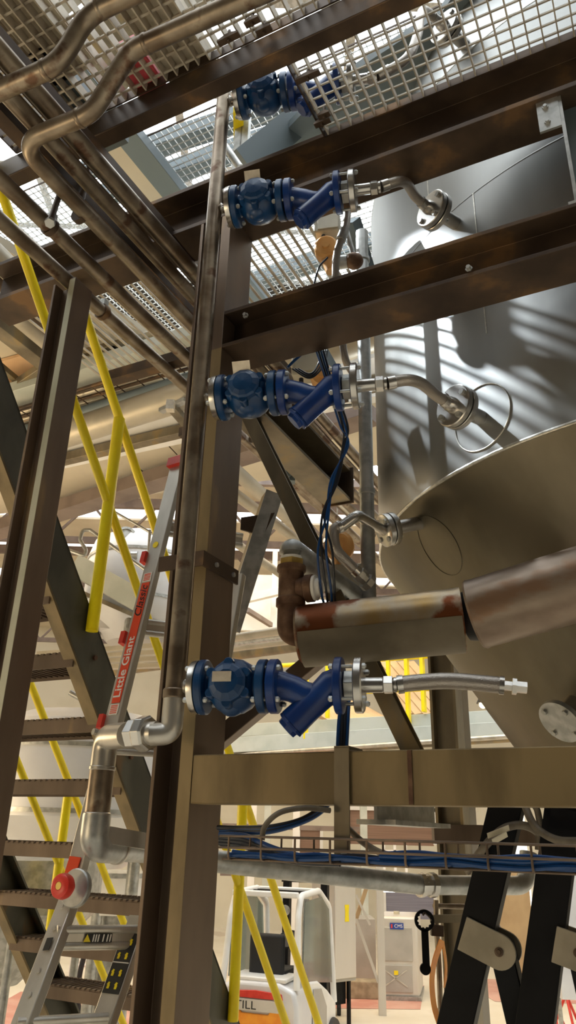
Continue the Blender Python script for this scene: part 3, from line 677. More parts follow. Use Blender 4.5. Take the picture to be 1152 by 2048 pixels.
MB().lathe(V3(tz.x,tz.y,tz.z+.088), Z, [(0,.036),(0,.047),(.026,.047),(.026,.036)], 6).build('hex_nipple', 'brass', fit, 'brass hexagon nipple', smooth=False, bevel=.002)
MB().lathe(V3(tz.x,tz.y,tz.z+.114), Z, [(0,.042),(.010,.042)], 28).build('sealing_tape', 'stickerwhite', fit, 'white sealing ring')
g0 = V3(tz.x,tz.y,tz.z+.14); ge = P(760,1235,2.95)
gt = V3(tz.x,tz.y,P(582,1105,2.60).z)
MB().tube(fillet([g0, gt+Z*.02, gt.lerp(ge,.12)+Z*.0, ge], [.06,.06], 12), [.047]*200, 28).build('grey_elbow', 'galv', fit) if False else None
pts = fillet([g0, gt+Z*.005, ge], .075, 14)
MB().tube(pts[:17], .0475, 28).build('elbow', 'galv', fit); MB().tube(pts[15:], .041, 28).build('return_pipe', 'galv', fit)
# ------------------------------------------------------------------ stairs
PH = math.radians(50); S = (V*math.cos(PH) - Z*math.sin(PH)); NS = (-V*math.sin(PH) - Z*math.cos(PH))
foot = P(180, 1213, 3.4); SW = 1.22
tf_ = (foot.z-.06)/math.sin(PH)
stair = thing('steel_stair', V3((foot+S*tf_).x, (foot+S*tf_).y, 0), 'steep steel stair with serrated grating treads behind the left column', 'stairs')
def stringer(o, sgn):
    b = MB(); t0, t1 = -1.5, tf_-.02
    for q in ((0,.012,.20),):
        b.corner(o+S*t0, U*.012*sgn, NS*.20, S*(t1-t0))
    b.corner(o+S*t0, U*.07*sgn, NS*.012, S*(t1-t0))
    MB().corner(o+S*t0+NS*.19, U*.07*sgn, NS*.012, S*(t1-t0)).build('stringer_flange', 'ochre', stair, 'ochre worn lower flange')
    return b
stringer(foot, 1).build('stringer', 'stringer', stair)
stringer(foot+U*SW, -1).build('stringer', 'stringer', stair)
for tt in (.22,.75,1.35,1.9):
    MB().cyl(foot+S*tt+NS*.09-U*.001, foot+S*tt+NS*.09-U*.012, .012, 8).build('stringer_bolt', 'rust', stair)
for y in (1205,1325,1450,1570,1700,1810,1910,2010):
    e = along(foot, S, (180+(y-1213)*.33, y)) + U*.014
    b = MB(); dep = .23; hh = .066; n = int((SW-.03)/.036)
    for vv in (0, dep): b.corner(e+V*(vv-dep)-Z*hh+NS*0, U*(SW-.03), V*.004, Z*hh)
    for i in range(n):
        b.corner(e+U*(.01+i*.036)-V*dep-Z*hh*.8, U*.005, V*dep, Z*hh*.8)
        b.corner(e+U*(.004+i*.036)-V*(dep+.002)-Z*.006, U*.020, V*.02, Z*.012)
        b.corner(e+U*(.004+i*.036)-V*.014-Z*.006, U*.020, V*.02, Z*.012)
    b.corner(e-V*(dep+.006)-Z*hh, U*(SW-.03), V*.006, Z*hh*.92)
    b.build('tread', 'brown', stair, smooth=False)
def rail(o, lab, far=False):
    t = thing('handrail', o, lab, 'handrail', 'yellow stair handrails')
    r = .0235
    top = o+Z*1.0; midp = o+Z*.52
    MB().cyl(top-S*(.72 if not far else .6), top+S*(tf_-.35), r, 18).build('top_rail', 'yellow', t)
    MB().cyl(midp-S*1.75, midp+S*(tf_-.35), r*.95, 18).build('middle_rail', 'yellow', t)
    for tt in ((0,2.28) if not far else (.98,2.2)):
        q = o+S*tt; zt = 1.0
        MB().cyl(q-Z*.12, q+Z*zt, .029, 18).build('rail_post', 'yellow', t)
    return t
rail(foot-U*.03, 'yellow handrail of the steep stair, near side crossing the left column')
rail(foot+U*(SW+.03), 'yellow handrail seen through the stair treads, far side', True)
solo('short_rail', MB().cyl(P(208,437,4.4), P(250,560,4.4), .019, 14), 'yellow', 'short piece of yellow rail showing between the diagonal pipes', 'rail')
# ------------------------------------------------------------------ ladder
L0 = P(352, 930, 2.98); L1 = P(139, 1772, 2.66); L2 = P(14, 2110, 2.45)
ld_ = (L0-L1).normalized(); wdir = V3(.93,.36,0)
def face_axes(d):
    nf = V3(-.52,-.85,0); nf = (nf - d*nf.dot(d)).normalized(); return nf.cross(d).normalized(), nf      # width, normal
lad = thing('folding_ladder', L2-Z*1.0, 'aluminium folding ladder with red sticker leaning beside the column', 'ladder')
wx, nf = face_axes(ld_)
if wx.x < 0: wx = -wx
LW = .36
def railbar(a, b, dep=.03, w=.068):
    d = (b-a).normalized(); x, n = face_axes(d)
    if x.x < 0: x = -x
    m_ = MB(); m_.corner(a-x*w/2, x*w, n*-dep, b-a)
    return m_
railbar(L1, L0).build('side_rail', 'alu', lad, bevel=.003)
railbar(L1+wdir*LW, L0+wdir*LW-ld_*.5).build('side_rail', 'alu', lad, bevel=.003)
railbar(L2, L1-ld_*.03, .032, .07).build('side_rail', 'alu', lad, bevel=.003)
L2r = P(170,2130,2.58); L1r = P(276,1830,2.74)
railbar(L2r, L1r, .032, .075).build('side_rail', 'alu', lad, bevel=.003)
def rung(a, b):
    d = (b-a).normalized(); m_ = MB()
    m_.cyl(a+Z*.022, b+Z*.022, .0125, 14); m_.cyl(a-Z*.022, b-Z*.022, .0125, 14); m_.bar(a, b, .010, .04); return m_
ra, rb = P(112,1876,2.60), P(276,1874,2.72)
rung(ra, rb).build('rung', 'alu', lad)
for k_ in range(1, 4):
    q = L1+(L0-L1)*(k_*.27); rung(q+wdir*.02-nf*.02, q+wdir*(LW-.01)-nf*.02).build('rung', 'alu', lad)
q = L2.lerp(L1,.12); rung(q, q+ (rb-ra)).build('rung', 'alu', lad)
# hinge disc and red knob
hd = V3(-.45,-.85,.1).normalized()
hc = P(148,1776,2.60)
MB().lathe(hc-hd*.02, hd, [(0,.052),(.004,.056),(.018,.056),(.022,.052),(.022,0)], 40).build('hinge_disc', 'galv', lad)
kn = MB().lathe(P(140,1774,2.565), hd, [(0,.020),(.01,.024),(.018,.034),(.03,.037),(.046,.034),(.052,.024),(.052,.012),(.046,.012),(.046,0)], 32).build('lock_knob', 'red', lad, 'round red lock knob')
MB().lathe(P(140,1774,2.565)+hd*.046, hd, [(0,.011),(.006,.011),(.006,0)], 16).build('knob_pin', 'brass', kn)
MB().bar(L1+ld_*.03+nf*.004-wx*.006, L1+ld_*.085+nf*.004-wx*.002, .05, .004, nf).build('red_label', 'sticker', lad, 'small red warning label above the knob')
# red rung locks & top cap
MB().bar(L0-ld_*.01, L0+ld_*.035, .075, .04, nf).build('end_cap', 'red', lad, 'red plastic end cap')
for y_ in (1110,1280,1455): 
    q = along(L1, ld_, (300,y_)); MB().bar(q-wx*.042-ld_*.028, q-wx*.042+ld_*.022, .022, .03, nf).build('rung_lock', 'red', lad, 'red plastic rung lock')
s1 = along(L1, ld_, (315,1150)); s2 = along(L1, ld_, (235,1432))
stk = MB(); stk.bar(s2+nf*.0015+ld_*.045, s1+nf*.0015-ld_*.045, .040, .002, nf); stk = stk.build('brand_sticker', 'sticker', lad, 'red sticker with white and black lettering', smooth=False)
Ls = (s1-s2).length
text('Little Giant', 'lettering', 'stickerwhite', stk, s2+nf*.0032+ld_*.062, ld_, -wx, .046, .0004, 0.0, 'LEFT', 1.16, .0005)
text('Classic', 'lettering', 'ink', stk, s2+nf*.0032+ld_*(Ls*.66), ld_, -wx, .050, .0004, .35, 'LEFT', 1.0, .0002)
for q in (s2+ld_*.02, s1-ld_*.02):
    m_ = MB()
    m_.bar(q+nf*.0015-ld_*.02, q+nf*.0015+ld_*.02, .042, .002, nf); o_ = m_.build('label_box', 'stickerwhite', lad, 'small white and red label', smooth=False)
    m2 = MB()
    for k_ in (-.013,-.006,.001,.008,.014): m2.bar(q+nf*.003-wx*.016+ld_*k_, q+nf*.003+wx*.016+ld_*k_, .003, .001, nf)
    m2.build('label_print', 'sticker', o_, smooth=False)
MB().lathe(along(L1,ld_,(330,1094))+nf*.001, nf, [(0,.014),(.002,.014),(.002,0)], 24).build('yellow_dot', 'yellow', lad, 'round yellow mark')
# warning strip on the rung
rd = (rb-ra).normalized(); rn = rd.cross(Z); rn = rn if rn.y < 0 else -rn
wl_ = MB(); wl_.bar(ra.lerp(rb,.33)+rn*.0125, ra.lerp(rb,.66)+rn*.0125, .024, .001, rn); wl_ = wl_.build('warning_label', 'ink', lad, 'black warning label with yellow triangle', smooth=False)
tr_o = ra.lerp(rb,.355)+rn*.0135
MB().prism([(-.011,-.010),(.011,-.010),(0,.011)], tr_o, rd, Z, rn*.0008).build('warning_triangle', 'yellow', wl_, smooth=False)
m_ = MB()
for k_ in (.43,.46,.49,.55,.60,.635): m_.prism([(-.003,-.010),(.001,-.010),(.004,.010),(.0,.010)], ra.lerp(rb,k_)+rn*.0135, rd, Z, rn*.0008)
m_.build('warning_print', 'stickerwhite', wl_, smooth=False)
# black pictogram label on the right lower rail
dr = (L1r-L2r).normalized(); xr, nr = face_axes(dr); xr = xr if xr.x > 0 else -xr
q = along(L2r, dr, (232,1922))
pl_ = MB(); pl_.bar(q-dr*.085+nr*.001, q+dr*.085+nr*.001, .066, .002, nr); pl_ = pl_.build('pictogram_label', 'ink', lad, 'black label with yellow pictograms', smooth=False)
for i, a in enumerate((-.065,-.030,.018,.058)):
    for bq in (-.016,.014):
        MB().prism([(-.008,-.005),(.002,-.005),(.003,-.008),(.011,-.003),(.009,.004),(.004,.002),(.002,.005),(-.008,.004)], q+dr*a+xr*bq+nr*.002, dr, xr, nr*.001).build('pictogram', 'yellow', pl_, smooth=False)
m_ = MB(); m_.bar(q-xr*.033+nr*.0026, q+xr*.033+nr*.0026, .003, .001, nr); m_.build('label_line', 'stickerwhite', pl_, smooth=False)
m_ = MB()
for k_ in (.18,.32,.46,.72,.86): 
    c = L2.lerp(L1, k_); dd = (L1-L2).normalized(); xx, nn = face_axes(dd)
    m_.lathe(c-nn*.001, nn, [(0,.008),(.004,.007),(.004,0)], 12)
m_.build('rivets', 'alu', lad)
c = L2.lerp(L1,.62); dd = (L1-L2).normalized(); xx, nn = face_axes(dd)
MB().bar(c-dd*.018+nn*.0005, c+dd*.018+nn*.0005, .026, .002, nn).build('lock_slot', 'ink', lad, 'dark rectangular lock slot', bevel=.002)
# ------------------------------------------------------------------ cable tray, cables, hanger strap
zt0, zt1, zt2 = PV(700,1679,1.93).z, PV(700,1704,1.93).z, PV(700,1729,1.93).z
tray = thing('cable_tray', UVZ(-.3,1.98,zt2), 'wire basket cable tray hanging under the stained beam', 'cable tray')
uT0, uT1 = u_at(438,1700,1.93), u_at(1200,1700,1.93)-.25
for vv in (1.93,2.05):
    for zz in (zt0, zt1): MB().cyl(UVZ(uT0,vv,zz), UVZ(uT1,vv,zz), .0032, 10).build('long_wire', 'brown', tray)
for vv in (1.95,1.99,2.03): MB().cyl(UVZ(uT0,vv,zt2), UVZ(uT1,vv,zt2), .0032, 10).build('long_wire', 'brown', tray)
n = int((uT0-uT1)/.10)
for i in range(n+1):
    u = uT0-.03-i*.10
    MB().tube(fillet([UVZ(u,1.93,zt0), UVZ(u,1.93,zt2), UVZ(u,2.05,zt2), UVZ(u,2.05,zt0)], .012, 4), .003, 8).build('cross_wire', 'brown', tray)
for i in range(5):
    v = 1.945+.022*i; zz = zt2+.010+.004*(i%2); pts = [UVZ(uT0-.02-(uT0-uT1)*k_/14, v+.004*math.sin(k_*1.3+i), zz+.004*math.sin(k_*2+i*2)) for k_ in range(15)]
    solo('cable', MB().tube(smooth(pts,4), .0065, 10), 'cableblue' if i < 3 else 'cabledark', ['blue cable lying along the near side of the wire tray','blue cable lying second from the near side of the wire tray','blue cable lying along the middle of the wire tray','dark cable lying beyond the blue ones in the wire tray','dark cable lying along the far side of the wire tray'][i], 'cable', 'cables in the wire tray')
    pts2 = [p+Z*.0135 for p in pts[5:]]
    if i < 2: solo('cable', MB().tube(smooth(pts2,4), .0065, 10), 'cableblue', ['blue cable stacked on top at the right part of the tray, near side','blue cable stacked on top at the right part of the tray, behind another'][i], 'cable', 'cables in the wire tray')
def cab(pts, r, mt, lab, g=None, nm='cable'): return solo(nm, MB().tube(smooth(pts,8), r, 12), mt, lab, 'cable', g)
for i in range(4):
    o = .004*i
    cab([P(436+4*i,1655+i*3,2.5), P(480,1656+i*3,2.45), P(540,1654+i*3,2.4), P(600,1640+i*2,2.38), P(640,1616+i*3,2.4), P(655+4*i,1596,2.45)], .0075, 'cableblue' if i % 2 else 'cabledark', ['dark cable looping up to the beam, uppermost of the loop','blue cable looping up to the beam, second of the loop','dark cable looping up to the beam, third of the loop','blue cable looping up to the beam, lowest of the loop'][i], 'cables looping to the beam')
    cab([P(440,1668+6*i,2.46), P(490,1672+7*i,2.40), P(540,1694+6*i,2.28), P(600,1712+4*i,2.2), P(680,1718+3*i,2.14)], .008, 'cableblue' if i == 0 else 'cabledark', ['blue cable dropping into the left end of the tray','dark cable dropping into the tray just under the blue one','dark cable dropping into the tray, third one down','dark cable dropping into the tray, lowest one'][i], 'cables dropping into the tray')
cab([P(524,1680,2.2), P(530,1652,2.2), P(560,1625,2.2), P(610,1616,2.22), P(660,1621,2.25)], .0075, 'cablebrown', 'brown stiff cable arching above the left of the tray')
cab([P(680,1640,2.4), P(720,1680,2.3), P(760,1705,2.2), P(790,1712,2.1)], .009, 'cablebrown', 'brown cable running down into the tray right of the strap')
strap = thing('hanger_strap', PV(685,1720,VB-.02), 'flat steel strap over the stained beam holding the cable tray', 'strap')
sa, sb = PV(684,1496,VB-.01), PV(689,1722,VB-.01)
MB().corner(V3(sa.x,sa.y,sb.z)+U*.025, U*-.046, V*.006, Z*(sa.z-sb.z+.003)).build('strap_plate', 'olive', strap)
MB().corner(V3(sa.x,sa.y,sa.z)+U*.025, U*-.046, V*.11, Z*.006).build('strap_hook', 'olive', strap)
MB().lathe(V3(sb.x,sb.y,sb.z+.02)-V*.0, -V, [(0,.009),(.007,.009),(.007,0)], 6).build('strap_bolt', 'galv', strap)
# cables hanging beside the strainers
for i in range(4):
    cab([P(632+5*i,700,2.55), P(655+4*i,770,2.5), P(680+5*i,850,2.48), P(683+(9,2,6,4)[i]*1.5,890,2.5), P(660+(2,12,7,16)[i],960,2.5), P(643+(10,2,14,6)[i],1030,2.5), P(634+(2,9,18,30)[i],1100,2.5), P(642+(0,10,20,27)[i],1180,2.55), P(650+7*i,1215,2.6)], .0046, 'cableblue' if i % 2 == 0 else 'cabledark', ['blue cable of the hanging bundle beside the strainers, first from the column','dark cable of the hanging bundle beside the strainers, second from the column','blue cable of the hanging bundle beside the strainers, third from the column','dark cable of the hanging bundle beside the strainers, closest to the grey pipe'][i], 'hanging cable bundle')
for i in range(4):
    cab([P(683+5*i,1400,2.38), P(678+6*i,1440,2.36), P(675+6*i,1497,2.34)], .0055, 'cableblue' if i in (0,3) else 'cabledark', ['blue cable below the lowest strainer, first from the column','dark cable below the lowest strainer, second from the column','dark cable below the lowest strainer, third from the column','blue cable below the lowest strainer, last from the column'][i], 'cables under the lowest strainer')
cab([P(575,735,2.6), P(590,720,2.6), P(615,700,2.6), P(640,690,2.6)], .006, 'cableblue', 'short bright blue cable above the middle valve')
for i in range(3): cab([P(585+6*i,738,2.58), P(620,756-4*i,2.55), P(648-6*i,730,2.58), P(655-4*i,700,2.6)], .004, 'cabledark', ['thin dark wire looping in front of the cream box, outermost','thin dark wire looping in front of the cream box, middle one','thin dark wire looping in front of the cream box, innermost'][i], 'thin wires at the cream box')
cab([P(655,515,2.7), P(638,535,2.7), P(628,570,2.72), P(622,600,2.75)], .0045, 'cabledark', 'thin dark wire hanging from the upper orange actuator')
# brown hoses and tape near the struts
cab([P(935,1742,2.5), P(960,1705,2.42), P(1000,1662,2.4), P(1040,1650,2.38), P(1075,1665,2.4), P(1078,1700,2.4)], .012, 'cablebrown', 'brown hose rising over the tray in front of the first black strut')
cab([P(1048,1606,2.35), P(1062,1640,2.32), P(1080,1662,2.3), P(1115,1680,2.25), P(1160,1683,2.2)], .011, 'cablebrown', 'brown hose sagging from the beam between the black struts, near one')
cab([P(1050,1600,2.4), P(1072,1615,2.4), P(1082,1650,2.4), P(1100,1668,2.4), P(1160,1640,2.35)], .010, 'cablebrown', 'brown hose sagging from the beam between the black struts, far one')
solo('cable_label', MB().bar(P(975,1672,2.36), P(1018,1655,2.36), .002, .018, V3(.3,-.5,.8)), 'creambox', 'yellowish cable marker wrapped on the brown hose, upper flap', 'label', 'hose markers')
solo('cable_label', MB().bar(P(985,1684,2.35), P(1014,1668,2.35), .002, .020, V3(.3,-.5,.8)), 'creambox', 'yellowish cable marker wrapped on the brown hose, lower flap', 'label', 'hose markers')
# ------------------------------------------------------------------ black struts with grey lugs
VS = 2.50
def strut(top, bot, lug, link_end, lab, lab2):
    a, b = PV(*top, VS), PV(*bot, VS); d = (b-a).normalized(); fl = b+d*((b.z-.02)/-d.z)
    t = thing('machine_strut', fl, lab, 'strut', 'black machine struts')
    MB().bar(a-d*.02, fl, .098, .06, V).build('strut_beam', 'black', t, bevel=.003)
    c0_, c1_ = PV(*lug[0], VS-.04), PV(*lug[1], VS-.04); ax = (c1_-c0_).normalized(); ay = V.cross(ax)
    L_ = (c1_-c0_).length; w_ = .046; poly = [(0,-w_),(0,w_)] + [(L_+math.cos(q)*w_, math.sin(q)*w_) for q in [math.pi/2-math.pi*i/14 for i in range(15)]]
    lg = MB().prism(poly, c0_, ax, ay, V*.012).build('lug_plate', 'lug', t, 'grey green lug plate', bevel=.0015)
    MB().prism(poly, c0_+V*.085, ax, ay, V*.012).build('lug_plate', 'lug', t)
    MB().lathe(c1_-V*.0, -V, [(0,.012),(.005,.012),(.006,.007),(.009,.006),(.009,0)], 16).build('lug_pin', 'dark', lg)
    e = PV(*link_end, VS+.01); ld = (e-c1_).normalized()
    k_ = thing('machine_link', e, lab2, 'link', 'black machine links')
    MB().bar(c1_+V*.05-ld*.02, c1_+V*.05+ld*1.3, .066, .055, V).build('link_arm', 'black', k_, bevel=.003)
    MB().cyl(c1_+V*.015, c1_+V*.08, .033, 20).build('link_eye', 'black', k_)
strut((1015,1608),(918,2030),((924,1866),(998,1904)),(1030,2040),'black slanted strut with full lug plate, nearer the column','black link arm hanging from the full lug plate')
strut((1128,1608),(1074,2030),((1108,1888),(1156,1906)),(1190,2060),'black slanted strut at the edge with its lug cut by the frame','black link arm at the edge, hanging from the cut lug')
solo('head_plate', MB().prism([(0,0),(.12,-.03),(.12,-.16),(-.02,-.12)], PV(1101,1610,2.45), V3(.9,-.4,0).normalized(), Z, V*.02), 'black', 'black plate on top of the edge strut under the beam', 'plate')
# ring spanner
sp = thing('ring_spanner', P(850,1940,3.1), 'black ring spanner hanging upright beside the orange strap', 'spanner')
c = P(849,1841,3.1); 
poly = []
for i in range(48):
    a = 2*math.pi*i/48; poly.append((math.cos(a)*.036, math.sin(a)*.036))
inn = [(math.cos(2*math.pi*i/48)*(.026 if i % 4 < 2 else .0225), math.sin(2*math.pi*i/48)*(.026 if i % 4 < 2 else .0225)) for i in range(48)]
b = MB(); X_, D_ = V3(1,0,0), V3(0,.008,0)
vs = [c+X_*p[0]+Z*p[1] for p in poly]+[c+X_*p[0]+Z*p[1] for p in inn]; vs += [v+D_ for v in vs]; fs = []
for i in range(48):
    j = (i+1)%48; fs += [(i,j,48+j,48+i),(96+i,144+i,144+j,96+j),(i,96+i,96+j,j),(48+i,48+j,144+j,144+i)]
b.add(vs, fs).build('ring_head', 'black', sp, smooth=False)
e_ = P(851,1938,3.1); MB().prism([(-.0125,-.03),(.0125,-.03),(.0125,(e_.z-c.z)),(-.0125,(e_.z-c.z))], c, X_, Z, D_).build('handle', 'black', sp)
MB().cyl(e_-V3(0,.001,0), e_+V3(0,.009,0), .0195, 24).build('handle_end', 'black', sp)
solo('spanner_hook', MB().tube(smooth([P(868,1850,3.14), P(860,1835,3.12), P(850,1826,3.10), P(846,1830,3.09)],5), .004, 8), 'dark', 'dark hook carrying the ring spanner', 'hook')
# pipe stand with orange strap
sd = thing('pipe_stand', P(878,2060,3.6), 'brown pipe stand behind the ring spanner', 'stand')
MB().tube([P(872,1800,3.6), P(872,1840,3.6), P(878,1930,3.6), P(884,2100,3.6)], .011, 14).build('stand_pole', 'pipe', sd)
MB().cyl(P(868,1812,3.6), P(960,1814,3.7), .011, 14).build('stand_arm', 'pipe', sd)
MB().bar(P(862,1838,3.55), P(940,1836,3.6), .02, .03).build('stand_arm', 'olive', sd)
MB().bar(P(862,1860,3.55), P(886,1862,3.55), .03, .04).build('stand_clamp', 'dark', sd)
q = smooth([P(884,1880,3.5), P(870,1920,3.5), P(864,1960,3.5), P(868,2010,3.5), P(880,2050,3.5)], 6)
b = MB()
for i in range(len(q)-1): b.bar(q[i], q[i+1]+(q[i+1]-q[i])*.05, .038, .003, V3(.75,-.6,.1))
solo('ratchet_strap', b, 'orange', 'orange strap hanging in a loop on the pipe stand', 'strap', smooth=False)
q = smooth([P(886,1885,3.58), P(892,1930,3.6), P(890,1975,3.6)], 5)
b = MB()
for i in range(len(q)-1): b.bar(q[i], q[i+1]+(q[i+1]-q[i])*.05, .022, .003, V3(.8,-.6,.1))
solo('ratchet_strap', b, 'orange', 'second orange strap end hanging just behind the pole', 'strap', smooth=False)
# ------------------------------------------------------------------ hall shell
b = MB(); b.corner((-16,-6,-.2), V3(34,0,0), V3(0,36,0), V3(0,0,.2)); struct('floor', b, 'floor')
tag(MB().prism([(0,0),(2.6,.2),(3.1,2.6),(.2,2.2)], PZ(600,2010,.004)+V3(-.4,-.3,0), V3(1,0,0), V3(0,1,0), Z*.003).build('floor_marking', 'redfloor'), 'pinkish red painted floor patch in front of the timber block', 'floor paint')
tag(MB().prism([(0,0),(5,.2),(5.2,5),(.1,4.6)], PZ(130,2100,.004)+V3(-2,-.6,0), V3(1,0,0), V3(0,1,0), Z*.003).build('floor_marking', 'redfloor'), 'pinkish red floor area seen through the lower stair treads', 'floor paint')
tag(MB().prism([(0,0),(2.2,0),(2.4,2.5),(-.2,2.5)], PZ(990,2003,.004), V3(1,0,0), V3(0,1,0), Z*.003).build('floor_marking', 'redfloor'), 'pinkish red floor patch between the black struts', 'floor paint')
struct('wall_back', MB().corner((-16,28,0), V3(34,0,0), V3(0,.2,0), V3(0,0,13)), 'creamwall')
struct('wall_left', MB().corner((-16.2,-6,0), V3(.2,0,0), V3(0,34,0), V3(0,0,13)), 'creamwall')
struct('wall_right', MB().corner((18,-6,0), V3(.2,0,0), V3(0,34,0), V3(0,0,13)), 'creamwall')
# roof with skylight strips
b = MB()
for i in range(7):
    y = 12.3+i*2.4; b.corner((-16,y,9.9), V3(34,0,0), V3(0,1.6,0), V3(0,0,.12))
struct('ceiling', b, 'cream')
b = MB()
for i in range(7): b.corner((-16,11.48+i*2.4,9.95), V3(34,0,0), V3(0,.84,0), V3(0,0,.05))
o = b.build('wallglow_1', 'skylight'); o['kind'] = 'structure'
b = MB(); b.corner((-9,-3,12.6), V3(20,0,0), V3(0,14.4,0), V3(0,0,.06)); o = b.build('wallglow_2', 'skylightup'); o['kind'] = 'structure'
b = MB()
for i in range(12): b.corner((-9,-3+i*1.3,12.5), V3(20,0,0), V3(0,.12,0), V3(0,0,.1))
for i in range(9): b.corner((-9+i*2.4,-3,12.5), V3(.12,0,0), V3(0,14.4,0), V3(0,0,.1))
struct('trim_1', b, 'galv')
for i in range(5):
    y = 12.2+i*3.2
    b = MB(); b.bar(V3(-15.9,y,9.6), V3(17.9,y,9.6), .12, .22); b.bar(V3(-15.9,y,8.7), V3(17.9,y,8.7), .1, .14)
    for k in range(22): 
        x = -15.9+k*1.53; b.bar(V3(x,y,8.7), V3(x+.78,y,9.6), .05, .05, V3(0,1,0)); b.bar(V3(x+1.55,y,8.7), V3(x+.78,y,9.6), .05, .05, V3(0,1,0))
    solo('roof_truss', b, 'purple', ['nearest roof truss of the hall, seen past the ladder top','second roof truss of the hall, counted from the camera','third roof truss of the hall, counted from the camera','fourth roof truss of the hall, counted from the camera','farthest roof truss of the hall, close to the back wall'][i], 'truss', 'hall roof trusses', smooth=False)
def hline(name, a, bq, z, w, h, mt, label, cat, grp=None, ex=1.5, round_=False):
    p, q = PZ(*a, z), PZ(*bq, z); d = (q-p).normalized(); p, q = p-d*ex, q+d*ex
    m_ = MB()
    if round_: m_.cyl(p, q, w/2, 20)
    else: m_.bar(p, q, w, h, Z)
    return solo(name, m_, mt, label, cat, grp, bevel=0 if round_ else .004)
# mezzanine ceiling at the left, with everything that runs under it
poly = [PZ(-260,330,6.7), PZ(370,720,6.7), PZ(520,790,6.7), PZ(780,800,6.7), PZ(800,930,6.7), PZ(330,985,6.7), PZ(-400,1080,6.7)]
o0 = poly[0]
tag(MB().prism([((p-o0).x, (p-o0).y) for p in poly], o0, V3(1,0,0), V3(0,1,0), Z*.08).build('mezzanine_floor', 'cream', loc=o0), 'cream underside of the mezzanine behind the left column', 'ceiling', None)
pe_ = [PZ(-40,735,6.66), PZ(84,700,6.66), PZ(84,850,6.66), PZ(-40,870,6.66)]
tag(MB().prism([((p-pe_[0]).x, (p-pe_[0]).y) for p in pe_], pe_[0], V3(1,0,0), V3(0,1,0), Z*.03).build('peach_sheet', 'peach', loc=pe_[0]), 'peach coloured ceiling panel left of the left column', 'panel')
hline('ceiling_beam', (165,748), (300,706), 6.35, .22, .10, 'paleblue', 'pale beam under the mezzanine above the cable bundle', 'beam', ex=2)
for i, (y0, y1, w, mt, lb) in enumerate(((778,727,.035,'dark','dark conduit, uppermost of the bundle under the pale beam'),(787,738,.05,'hallpipe','pale conduit in the bundle under the pale beam, second from above'),(797,750,.03,'dark','dark conduit in the bundle under the pale beam, third from above'),(806,762,.04,'hallpipe','pale conduit, lowest of the bundle under the pale beam'))):
    hline('conduit', (165,y0), (330,y1), 6.2, w, w, mt, lb, 'conduit', 'conduits of the ceiling bundle', 2, True)
b = MB(); p, q = PZ(165,800,6.15), PZ(330,752,6.15); d = (q-p).normalized(); sx = d.cross(Z)
for s_ in (-.09,0,.09): b.cyl(p-d*2+sx*s_, q+d*2+sx*s_, .006, 8)
for i in range(26): b.cyl(p-d*2+d*(i*.2)-sx*.1, p-d*2+d*(i*.2)+sx*.1, .005, 6)
solo('wire_tray', b, 'dark', 'dark wire tray among the conduits under the mezzanine', 'cable tray')
hline('flat_strip', (165,822), (330,772), 6.3, .16, .03, 'paleblue', 'pale flat strip just above the slate blue pipe', 'strip', ex=2)
hline('ceiling_pipe', (160,826), (350,766), 6.1, .10, .1, 'slate', 'slate blue pipe under the mezzanine', 'pipe', ex=2, round_=True)
hp = hline('ceiling_pipe', (160,858), (365,792), 6.0, .24, .2, 'hallpipe', 'thick lagged pipe under the mezzanine below the slate blue one', 'pipe', ex=2, round_=True)
hline('fascia_board', (150,898), (365,842), 6.35, .42, .05, 'white', 'pale white board under the mezzanine, below the thick lagged pipe', 'board', ex=2)
hline('ceiling_beam', (140,916), (365,862), 6.25, .10, .09, 'olive', 'brown thin beam along the white board', 'beam', ex=2)
hline('fascia_board', (150,924), (365,878), 6.4, .10, .04, 'white', 'narrow pale strip below the brown thin beam', 'board', ex=2)
hline('ceiling_beam', (180,1002), (345,950), 6.5, .26, .16, 'purple', 'purple brown beam at the mezzanine edge, left of the ladder top', 'beam', ex=2.5)
for i, (a, bq, lb) in enumerate((((285,838),(350,905),'thin dark hanger wire on the cream ceiling, near the red cap'),((265,925),(305,960),'thin dark hanger wire on the cream ceiling, near the yellow rail'))):
    hline('hanger_wire', a, bq, 6.66, .012, .012, 'dark', lb, 'wire', 'hanger wires', .05, True)
bk = thing('strut_bracket', PZ(340,815,5.9), 'small galvanised bracket under the thick lagged pipe', 'bracket')
MB().bar(PZ(322,822,5.88), PZ(372,800,5.88), .05, .03).build('strut_rail', 'galv', bk); MB().bar(PZ(342,812,5.86), PZ(375,850,5.86), .07, .05).build('strut_arm', 'olive', bk); MB().box(PZ(341,812,5.82), .06,.06,.08).build('clamp_block', 'tag', bk)
# far left purlins and pipes along V
for i, (a, bq, z, w, mt, lb) in enumerate((((0,520),(110,630),5.9,.14,'hallpipe','lagged pipe left of the left column, uppermost'),((0,560),(95,655),5.9,.10,'dark','dark pipe left of the left column, second from above'),((0,600),(80,668),6.0,.14,'hallpipe','lagged pipe left of the left column, third from above'))):
    hline('ceiling_pipe', a, bq, z, w, w, mt, lb, 'pipe', 'pipes at the left edge', .2, True)
hline('purlin', (0,650), (80,712), 6.4, .13, .14, 'olive', 'dark purlin across the cream ceiling at the left edge', 'purlin', ex=1)
hline('purlin', (30,772), (75,742), 6.4, .07, .07, 'olive', 'dark short purlin over the peach panel', 'purlin', ex=.2)
hline('purlin', (0,732), (62,784), 6.45, .05, .05, 'olive', 'dark thin purlin crossing the peach panel', 'purlin', ex=.6)
hline('purlin', (200,697), (255,683), 6.5, .05, .05, 'olive', 'dark short purlin just below the lowest diagonal pipe', 'purlin', ex=.3)
